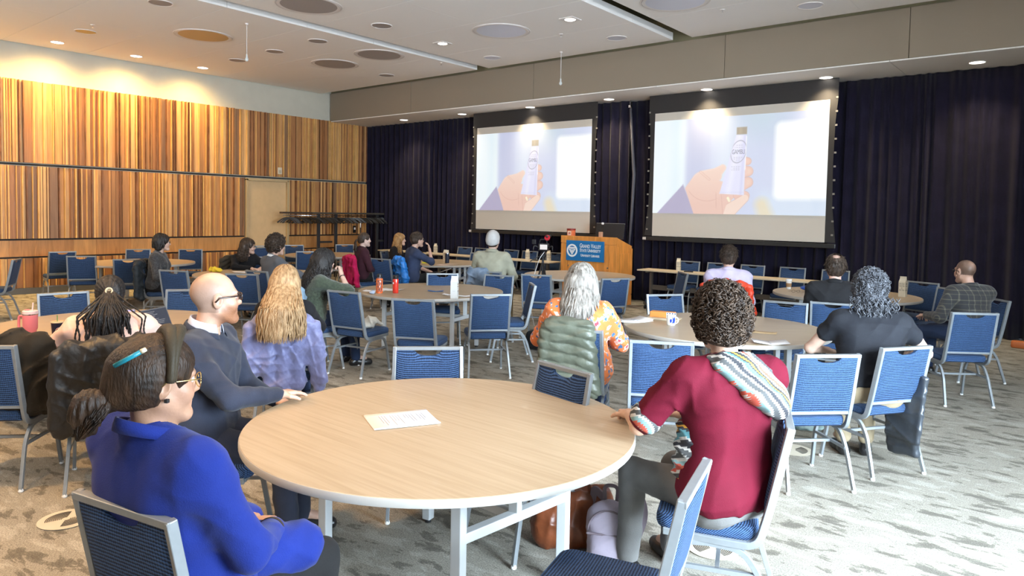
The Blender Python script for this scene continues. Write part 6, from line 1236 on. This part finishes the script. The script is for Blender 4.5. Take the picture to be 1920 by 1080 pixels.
# yellow pouch, booklet
o = empty('pencil_pouch', (-10.62, 5.62, TZ), R(30), 'crumpled yellow pouch on the left rim of its round table', 'pouch'); S = SDF(); S.ell((0, 0, .035), (.12, .05, .035)); S.ell((-.03, 0, .055), (.06, .035, .035), None, .02); mesh_obj('cloth', [S.mesh(.007, folds(.014, 3, 1.6))], cloth_mat('yellow_canvas', (.72, .52, .04)), o)
sheet(-10.35, 6.0, 70, 'open white booklet by the yellow pouch', w=.42, l=.28, fold=.008, lines=True, cat='booklet'); sheet(-10.12, 6.25, 60, 'light blue print lying on the open booklet', w=.25, l=.16, m=mat('cyan_print', (.15, .50, .62), .6), z=TZ+.012, cat='print')
# table with the milk cartons
o = mug(-9.80, 9.95, TZ, mat('navy_enamel', (.012, .022, .05), .3), 'navy travel mug with steel lid by the two cartons', r=.042, h=.19, rz=-30); MB().lathe([(.001, .189), (.043, .189), (.044, .2), (.038, .212), (.001, .212)], n=24).build('lid', CHROME, o, smooth='auto')
sheet(-9.62, 9.9, 20, 'notebook lying beside the navy travel mug', w=.26, l=.2, n=3, m=mat('kraft', (.55, .42, .32), .7), cat='notebook'); sheet(-9.55, 9.62, 15, 'pinkish sheet at the right rim of the carton table', w=.28, l=.2, m=mat('pinkish', (.62, .50, .48), .7))
o = empty('paper_roll', (-10.45, 9.55, TZ+.05), R(35), 'white rolled magazine on the milk carton table', 'magazine'); MB().lathe([(.018, -.09), (.048, -.09), (.048, .09), (.018, .09)], n=22, rot=Matrix.Rotation(R(90), 3, 'X')).build('roll', PAPER, o, smooth='auto')
o = empty('highlighter', (-10.02, 9.62, TZ+.012), R(30), 'yellow highlighter near the rim of the carton table', 'pen'); MB().tube([(-.1, 0, 0), (.06, 0, 0)], .011, 10).build('barrel', mat('yellow_plastic', (.75, .72, .02), .4), o); MB().tube([(.06, 0, 0), (.10, 0, 0)], .010, 10).build('cap', BLACK, o)
sheet(-10.72, 9.35, 20, 'cream folder with a yellow edge left of the blue jacket', w=.34, l=.26, m=mat('cream_folder', (.62, .5, .32), .7), n=2, cat='folder'); sheet(-10.58, 9.28, 20, 'yellow notepad on the cream folder', w=.22, l=.06, m=mat('yellow_pad', (.85, .55, .03), .6), z=TZ+.008, cat='notepad')
o = sheet(-8.95, 8.98, 25, 'white paper held on the knee of the man in navy', w=.22, l=.30, lines=True, z=.70); o.rotation_euler = (R(18), R(-12), R(-35))
# far right table
o = empty('coffee_cup', (-3.36, 10.42, TZ), 0, 'white paper coffee cup with brown sleeve on the far right table', 'cup'); MB().lathe([(.001, 0), (.030, 0), (.042, .125), (.001, .125)], n=24).build('cup_body', mat('paper_cup', (.68, .66, .62), .6), o, smooth='auto'); MB().lathe([(.0335, .03), (.0355, .03), (.0405, .085), (.0385, .085)], n=24).build('sleeve', mat('kraft_sleeve', (.30, .17, .08), .8), o, smooth='auto'); MB().lathe([(.001, .124), (.044, .124), (.044, .132), (.040, .142), (.001, .140)], n=24).build('lid', PAPER, o, smooth='auto')
o = empty('blue_cloth_bag', (-3.02, 10.25, TZ), R(20), 'crumpled bright blue cloth left of the balding man', 'cloth'); S = SDF(); S.ell((0, 0, .05), (.13, .09, .05)); S.ell((.04, .02, .08), (.07, .06, .05), None, .03); S.cut((0, 0, 0), (0, 0, -1)); mesh_obj('cloth', [S.mesh(.008, folds(.02, 4, 1.5))], mat('royal_blue_cloth', (.01, .06, .32), .6), o)
o = empty('reading_glasses', (-3.10, 9.92, TZ+.012), R(40), 'dark reading glasses lying by the blue cloth', 'glasses'); q = MB()
for k in (-1, 1): q.tube([(k*.033+.023*math.cos(a), 0, .012+.017*math.sin(a)) for a in np.linspace(0, 2*math.pi, 15)], .0018, 5); q.tube([(k*.056, 0, .016), (k*.055, .13, .0)], .0018, 5)
q.tube([(-.01, 0, .016), (.01, 0, .016)], .0018, 5); q.build('frame', DKF, o, smooth=True)
o = empty('black_case', (-2.12, 10.05, TZ), R(-20), 'black soft case lying right of the grey curls', 'case'); S = SDF(); S.ell((0, 0, .03), (.15, .06, .03)); S.ell((.12, -.02, .02), (.06, .02, .018), None, .01); mesh_obj('body', [S.mesh(.008)], BLACK, o)
o = empty('plate_stack', (-2.35, 10.72, TZ), 0, 'small stack of white plates behind the grey curls', 'plates'); MB().lathe([(.001, 0), (.05, 0), (.085, .012), (.085, .03), (.05, .022), (.001, .022)], n=28).build('plates', CER, o, smooth='auto')
for i, (x, y, rz, lb) in enumerate(((-5.72, 12.12, 10, 'black remote on the curtain table right of the lectern'), (-9.3, 12.16, -8, 'black remote on the curtain table left of the lectern'), (-12.85, 12.2, 20, 'black remote on the leftmost curtain table'))):
    o = empty('remote_control', (x, y, .741), R(rz), lb, 'remote', 'remotes on the curtain tables'); MB().rbox((0, 0, .011), (.17, .05, .02), .012).build('body', BLACK, o, smooth='auto'); q = MB()
    for a in range(5): q.box((-.06+.03*a, 0, .022), (.012, .012, .003))
    q.build('buttons', DGREY, o)

# ------------------------------------------------------------------ lectern
OAK = mat('lectern_oak', (.66, .26, .055), .38, var=.16, scale=3, stretch=(6, 6, 1)); OAKD = mat('lectern_groove', (.08, .03, .01), .6)
LX0, LX1, LYF, LYB = -8.30, -7.02, 11.72, 12.30
lec = empty('lectern', ((LX0+LX1)/2, (LYF+LYB)/2, 0), 0, 'orange oak lectern with a blue university sign on its front', 'lectern'); cx, cy = (LX0+LX1)/2, (LYF+LYB)/2; W = LX1-LX0; D = LYB-LYF
q = MB(); V = [(-W/2, -D/2, .0), (W/2, -D/2, .0), (W/2, D/2, 0), (-W/2, D/2, 0), (-W/2, -D/2, 1.335), (W/2, -D/2, 1.335), (W/2, D/2, 1.16), (-W/2, D/2, 1.16)]
MB().add(V, [(3, 2, 1, 0), (4, 5, 6, 7), (0, 1, 5, 4), (1, 2, 6, 5), (2, 3, 7, 6), (3, 0, 4, 7)]).build('carcass', OAK, lec, bevel=.006)
MB().box((0, -D/2-.008, 1.262), (W+.02, .03, .145)).build('top_rail', OAK, lec, bevel=.004); MB().box((0, -D/2-.006, .10), (W+.02, .03, .20)).build('plinth', OAK, lec, bevel=.004)
for sx in (-1, 1): MB().box((sx*(W/2-.075), -D/2-.006, .69), (.165, .026, .98)).build('stile', OAK, lec, bevel=.004)
MB().box((0, -D/2-.004, .93), (W-.33, .016, .50)).build('front_panel', OAK, lec, bevel=.003); MB().box((0, -D/2-.004, .44), (W-.33, .016, .44)).build('front_panel', OAK, lec, bevel=.003)
for sx in (-1, 1): MB().lathe([(.001, 0), (.016, 0), (.016, .012), (.001, .014)], rot=Matrix.Rotation(R(90), 3, 'X'), c=(sx*.46, -D/2-.012, .74), n=12).build('lock', CHROME, lec, smooth='auto')
MB().box((W/2+.004, 0, .62), (.016, D-.14, .80)).build('side_panel', OAK, lec, bevel=.003)
for yy in (-1, 1): MB().box((W/2+.006, yy*(D/2-.03), .66), (.02, .07, .90 if yy > 0 else .98)).build('side_stile', OAK, lec, bevel=.003)
MB().box((W/2+.006, 0, .10), (.02, D, .20)).build('side_plinth', OAK, lec, bevel=.003)
lec.location = (cx, cy, 0)
SG = mat('sign_blue', (.005, .16, .42), .4); WH = mat('sign_white', (.85, .87, .88), .5)
sg = MB().box((-.06, -D/2-.032, 1.045), (.88, .03, .40)).build('sign', SG, lec, bevel=.003); Mf = Matrix.Translation((-.06, -D/2-.0485, 1.045)) @ Matrix.Rotation(R(90), 4, 'X')
def flat(polys, nm, m, off=0):
    q = MB()
    for P in polys: q.prism(P, off, off+.002, Mf)
    return q.build(nm, m, sg)
cxs, rr = -.295, .128; ring = lambda r0, r1, n=40: [[(cxs+r0*math.cos(a), r0*math.sin(a)), (cxs+r1*math.cos(a), r1*math.sin(a)), (cxs+r1*math.cos(b), r1*math.sin(b)), (cxs+r0*math.cos(b), r0*math.sin(b))] for a, b in [(2*math.pi*i/n, 2*math.pi*(i+1)/n) for i in range(n)]]
tri = lambda s_, dy=0: [(cxs-s_, dy+s_*.62), (cxs+s_, dy+s_*.62), (cxs, dy-s_*1.0)]
flat(ring(.094, rr), 'emblem_ring', WH); flat([[(cxs-.085, .068), (cxs+.085, .068), (cxs+.075, .045), (cxs-.075, .045)], [(cxs-.082, .030), (cxs-.052, .030), (cxs+.004, -.060), (cxs, -.092)], [(cxs+.082, .030), (cxs, -.092), (cxs-.004, -.060), (cxs+.052, .030)], [(cxs-.082, .036), (cxs+.082, .036), (cxs+.062, .018), (cxs-.062, .018)]], 'emblem_mark', WH, .0001); flat([[(cxs-.030, .004), (cxs+.030, .004), (cxs, -.042)]], 'emblem_centre', WH)
for t, sz, zz, xs in (('Grand Valley', .118, .100, .82), ('State University', .096, .012, .84), ('University Libraries', .074, -.088, .84)):
    text_mesh(t, sz, WH, sg, M=Mf @ Matrix.Translation((.130, zz, .001)) @ Matrix.Diagonal((xs*.86, 1.0, 1, 1)), small=True, bold=.0012)
# things on the lectern
o = empty('desk_monitor', (cx+.30, cy-.02, 1.285), R(4), 'black monitor seen from behind on the lectern', 'monitor'); MB().box((0, .03, .16), (.62, .03, .30), rot=Matrix.Rotation(R(-10), 3, 'X')).build('screen', BLACK, o, bevel=.004); MB().box((0, .055, .31), (.62, .012, .012)).build('screen_edge', mat('silver_edge', (.5, .5, .5), .3, .8), o); MB().box((0, .03, .03), (.2, .12, .04)).build('foot', BLACK, o)
o = empty('desk_microphone', (cx+.22, cy-.20, 1.30), 0, 'small lectern microphone with a square wooden base', 'microphone'); MB().box((0, 0, .06), (.075, .05, .14)).build('base', mat('pinkish_wood', (.50, .30, .20), .5), o, bevel=.008); MB().tube(bez([(.01, .02, .12), (.04, .02, .22), (.04, .0, .26), (.05, -.02, .28)], 4), .008, 8).build('neck', BLACK, o, smooth=True); MB().lathe([(.001, -.02), (.022, -.018), (.026, 0), (.02, .02), (.001, .022)], c=(.05, -.02, .295), n=12).build('head', PAPER, o, smooth='auto')
o = empty('candle_jar', (cx-.55, cy-.10, 1.315), R(10), 'small amber jar with red label on the left end of the lectern', 'jar'); AM = mat('amber_glass', (.65, .18, .08), .12, coat=.6); MB().lathe([(.001, 0), (.080, 0), (.088, .01), (.088, .125), (.001, .125)], n=28).build('jar', AM, o, smooth='auto'); MB().lathe([(.001, .125), (.090, .125), (.092, .130), (.092, .158), (.001, .162)], n=28).build('lid', mat('dark_red_lid', (.22, .02, .015), .3), o, smooth='auto'); MB().box((0, -.088, .066), (.075, .006, .085)).build('label', mat('cream_label', (.75, .62, .45), .6), o); MB().box((-.012, -.0925, .062), (.015, .003, .05)).box((.014, -.0925, .066), (.018, .003, .045)).build('label_print', mat('label_red', (.35, .03, .02), .6), o)
# ------------------------------------------------------------------ video camera on a tripod
o = empty('video_camera', (-6.95, 9.15, 0), R(20), 'video camera rig with lit screen on a black tripod behind the beanie wearer', 'camera'); o.location = (-6.55, 8.75, 0); q = MB()
for k in range(3):
    a = R(90+120*k); MB().tube([(0, 0, 1.02), (.30*math.cos(a), .30*math.sin(a), .02)], [.016, .012], 8).build('leg', BLACK, o, smooth=True)
MB().tube([(0, 0, .75), (0, 0, 1.14)], .018, 10).build('centre_column', DGREY, o, smooth=True); MB().lathe([(.001, 1.10), (.05, 1.10), (.055, 1.13), (.03, 1.16), (.04, 1.18), (.001, 1.19)], n=16).build('head', BLACK, o, smooth='auto'); MB().tube([(0, .0, 1.14), (-.14, -.20, 1.04)], .009, 8).build('pan_handle', BLACK, o, smooth=True)
MB().rbox((0, .03, 1.25), (.15, .12, .11), .015).build('camera_body', BLACK, o, smooth='auto'); MB().lathe([(.001, 0), (.042, 0), (.046, .06), (.04, .12), (.001, .12)], rot=Matrix.Rotation(R(-90), 3, 'X'), c=(0, .09, 1.25), n=20).build('lens', BLACK, o, smooth='auto'); MB().box((.02, -.045, 1.255), (.115, .012, .075)).build('monitor', mat('camera_display', (.1, .1, .1), .3, emit=((.85, .80, .78), .9)), o)
MB().tube(bez([(-.06, .0, 1.31), (-.05, 0, 1.37), (.05, 0, 1.37), (.06, 0, 1.31)], 4), .010, 8).build('top_handle', BLACK, o, smooth=True); MB().lathe([(.020, -.012), (.042, -.012), (.042, .012), (.020, .012)], rot=Matrix.Rotation(R(90), 3, 'X'), c=(.07, -.02, 1.40), n=20).build('red_ring', mat('red_ring', (.45, .01, .02), .4), o, smooth='auto'); MB().tube([(.07, -.05, 1.42), (.07, .14, 1.42)], .018, 10).build('shotgun_microphone', BLACK, o, smooth=True)
for sx in (-1, 1): MB().tube(bez([(sx*.07, .02, 1.24), (sx*.15, 0, 1.28), (sx*.155, -.02, 1.20)], 4), .010, 8).build('side_grip', BLACK, o, smooth=True)
MB().box((-.15, .0, 1.33), (.06, .03, .07)).build('receiver', BLACK, o, bevel=.004); MB().tube(bez([(.03, -.03, 1.18), (-.02, -.12, 1.08), (-.10, -.14, .8), (-.17, -.10, .62), (-.19, 0, .3), (-.15, .1, .01)], 6), .004, 6).build('white_cable', PAPER, o, smooth=True)
# ------------------------------------------------------------------ coat rack and hangers
o = empty('coat_rack', (-15.35, 11.55, 0), 0, 'long black coat rack with a metal shelf bar by the wood wall', 'coat rack'); y0, y1 = -1.75, 1.75
for a, b in ((y0, -.9), (-.9, .42), (.46, y1)): MB().box((0, (a+b)/2, 1.665), (.16, b-a-.01, .045)).build('shelf_bar', mat('rack_bar', (.16, .15, .13), .35, .7) if a > y0+.1 else mat('rack_bar_dark', (.06, .04, .03), .5), o, bevel=.004)
MB().tube([(0, y0+.05, 1.60), (0, y1-.05, 1.60)], .012, 10).build('hanging_rod', CHROME, o, smooth=True)
for yy in (-.42, -.02, 1.0, 1.32): MB().box((0, yy*1.35-.1, .82), (.05, .075, 1.64)).build('post', DGREY, o, bevel=.004)
for yy in (-.42, 1.05): MB().box((0, yy*1.35+.1, .92), (.03, .45, .05)).build('cross_rail', DGREY, o)
for sx in (-.62, 1.45): MB().box((0, sx, .03), (.5, .08, .05)).build('foot', DGREY, o)
hm = mat('hanger_black', (.022, .018, .015), .4); hg = empty('coat_hanger')
MB().tube([(.025*math.cos(a), 0, .02+.025*math.sin(a)) for a in np.linspace(-.6, 3.6, 9)]+[(0, 0, -.045)], .003, 5).build('hook', hm, hg, smooth=True)
MB().tube(bez([(-.225, 0, -.20), (-.13, 0, -.115), (0, 0, -.055), (.13, 0, -.115), (.225, 0, -.20)], 3), .01, square=(.016, .011)).build('shoulder_bar', hm, hg); MB().tube([(-.21, 0, -.19), (.21, 0, -.19)], .004, 5).build('trouser_bar', hm, hg)
r = random.Random(5); n = 44
for i in range(n):
    c = hg if i == 0 else copy_tree(hg); yy = 11.55-1.62+3.24*(i+.5)/n+r.uniform(-.012, .012); c.location = (-15.35, yy, 1.612); c.rotation_euler = (0, R(r.uniform(-4, 4)), R(38+r.uniform(-16, 16)))
    tag(c, 'black coat hanger hanging empty on the long coat rack', 'hanger', 'empty hangers on the coat rack')
o = empty('blind_rod', (-15.0, 11.95, 0), 0, 'thin black pole with white tip and orange band before the coat rack', 'pole'); MB().tube([(0, 0, 0), (0, 0, 1.30)], .012, 8).build('pole', BLACK, o, smooth=True); MB().tube([(0, 0, 1.30), (0, 0, 1.42)], .014, 8).build('white_tip', PAPER, o, smooth=True); MB().tube([(0, 0, .82), (0, 0, .92)], .016, 8).build('orange_band', mat('orange_band', (.8, .15, .02), .5), o, smooth=True)
o = empty('hanging_tag', (XL+.08, 12.55, 1.22), 0, 'small black wall control on the slats right of the coat rack', 'control'); MB().box((0, 0, 0), (.03, .09, .2)).build('body', BLACK, o, bevel=.004); MB().box((.017, 0, .02), (.004, .05, .06)).build('button', PAPER, o)
# ------------------------------------------------------------------ round floor air outlets
def floor_vent(x, y, lb):
    o = empty('floor_vent', (x, y, 0), R(20), lb, 'floor vent', 'round floor air outlets'); VM = mat('vent_cream', (.55, .50, .40), .5)
    MB().lathe([(.001, .001), (.135, .001), (.14, .006), (.001, .007)], n=48).build('plate', VM, o, smooth='auto'); q = MB()
    for k in range(9):
        r0 = .022+k*.0095; a0, a1 = (-.95, .95)
        for s_ in (0, math.pi):
            P = [(r0*math.cos(s_+t), r0*math.sin(s_+t)) for t in np.linspace(a0, a1, 9)]+[((r0+.0045)*math.cos(s_+t), (r0+.0045)*math.sin(s_+t)) for t in np.linspace(a1, a0, 9)]; q.prism(P, .0071, .0078)
    q.build('slots', BLACK, o); return o
floor_vent(-4.40, 1.45, 'round cream floor outlet in warm light at the bottom left'); floor_vent(-1.70, 5.52, 'round cream floor outlet right of the maroon shirt chair'); floor_vent(-1.50, 3.58, 'round cream floor outlet behind the chair of the maroon shirt')
o = empty('floor_box', (-.72, 12.25, 0), 0, 'small orange object at the foot of the curtain, right picture edge', 'box'); MB().rbox((0, 0, .05), (.22, .12, .10), .03).build('body', mat('orange_brown', (.50, .13, .03), .5), o, smooth='auto')
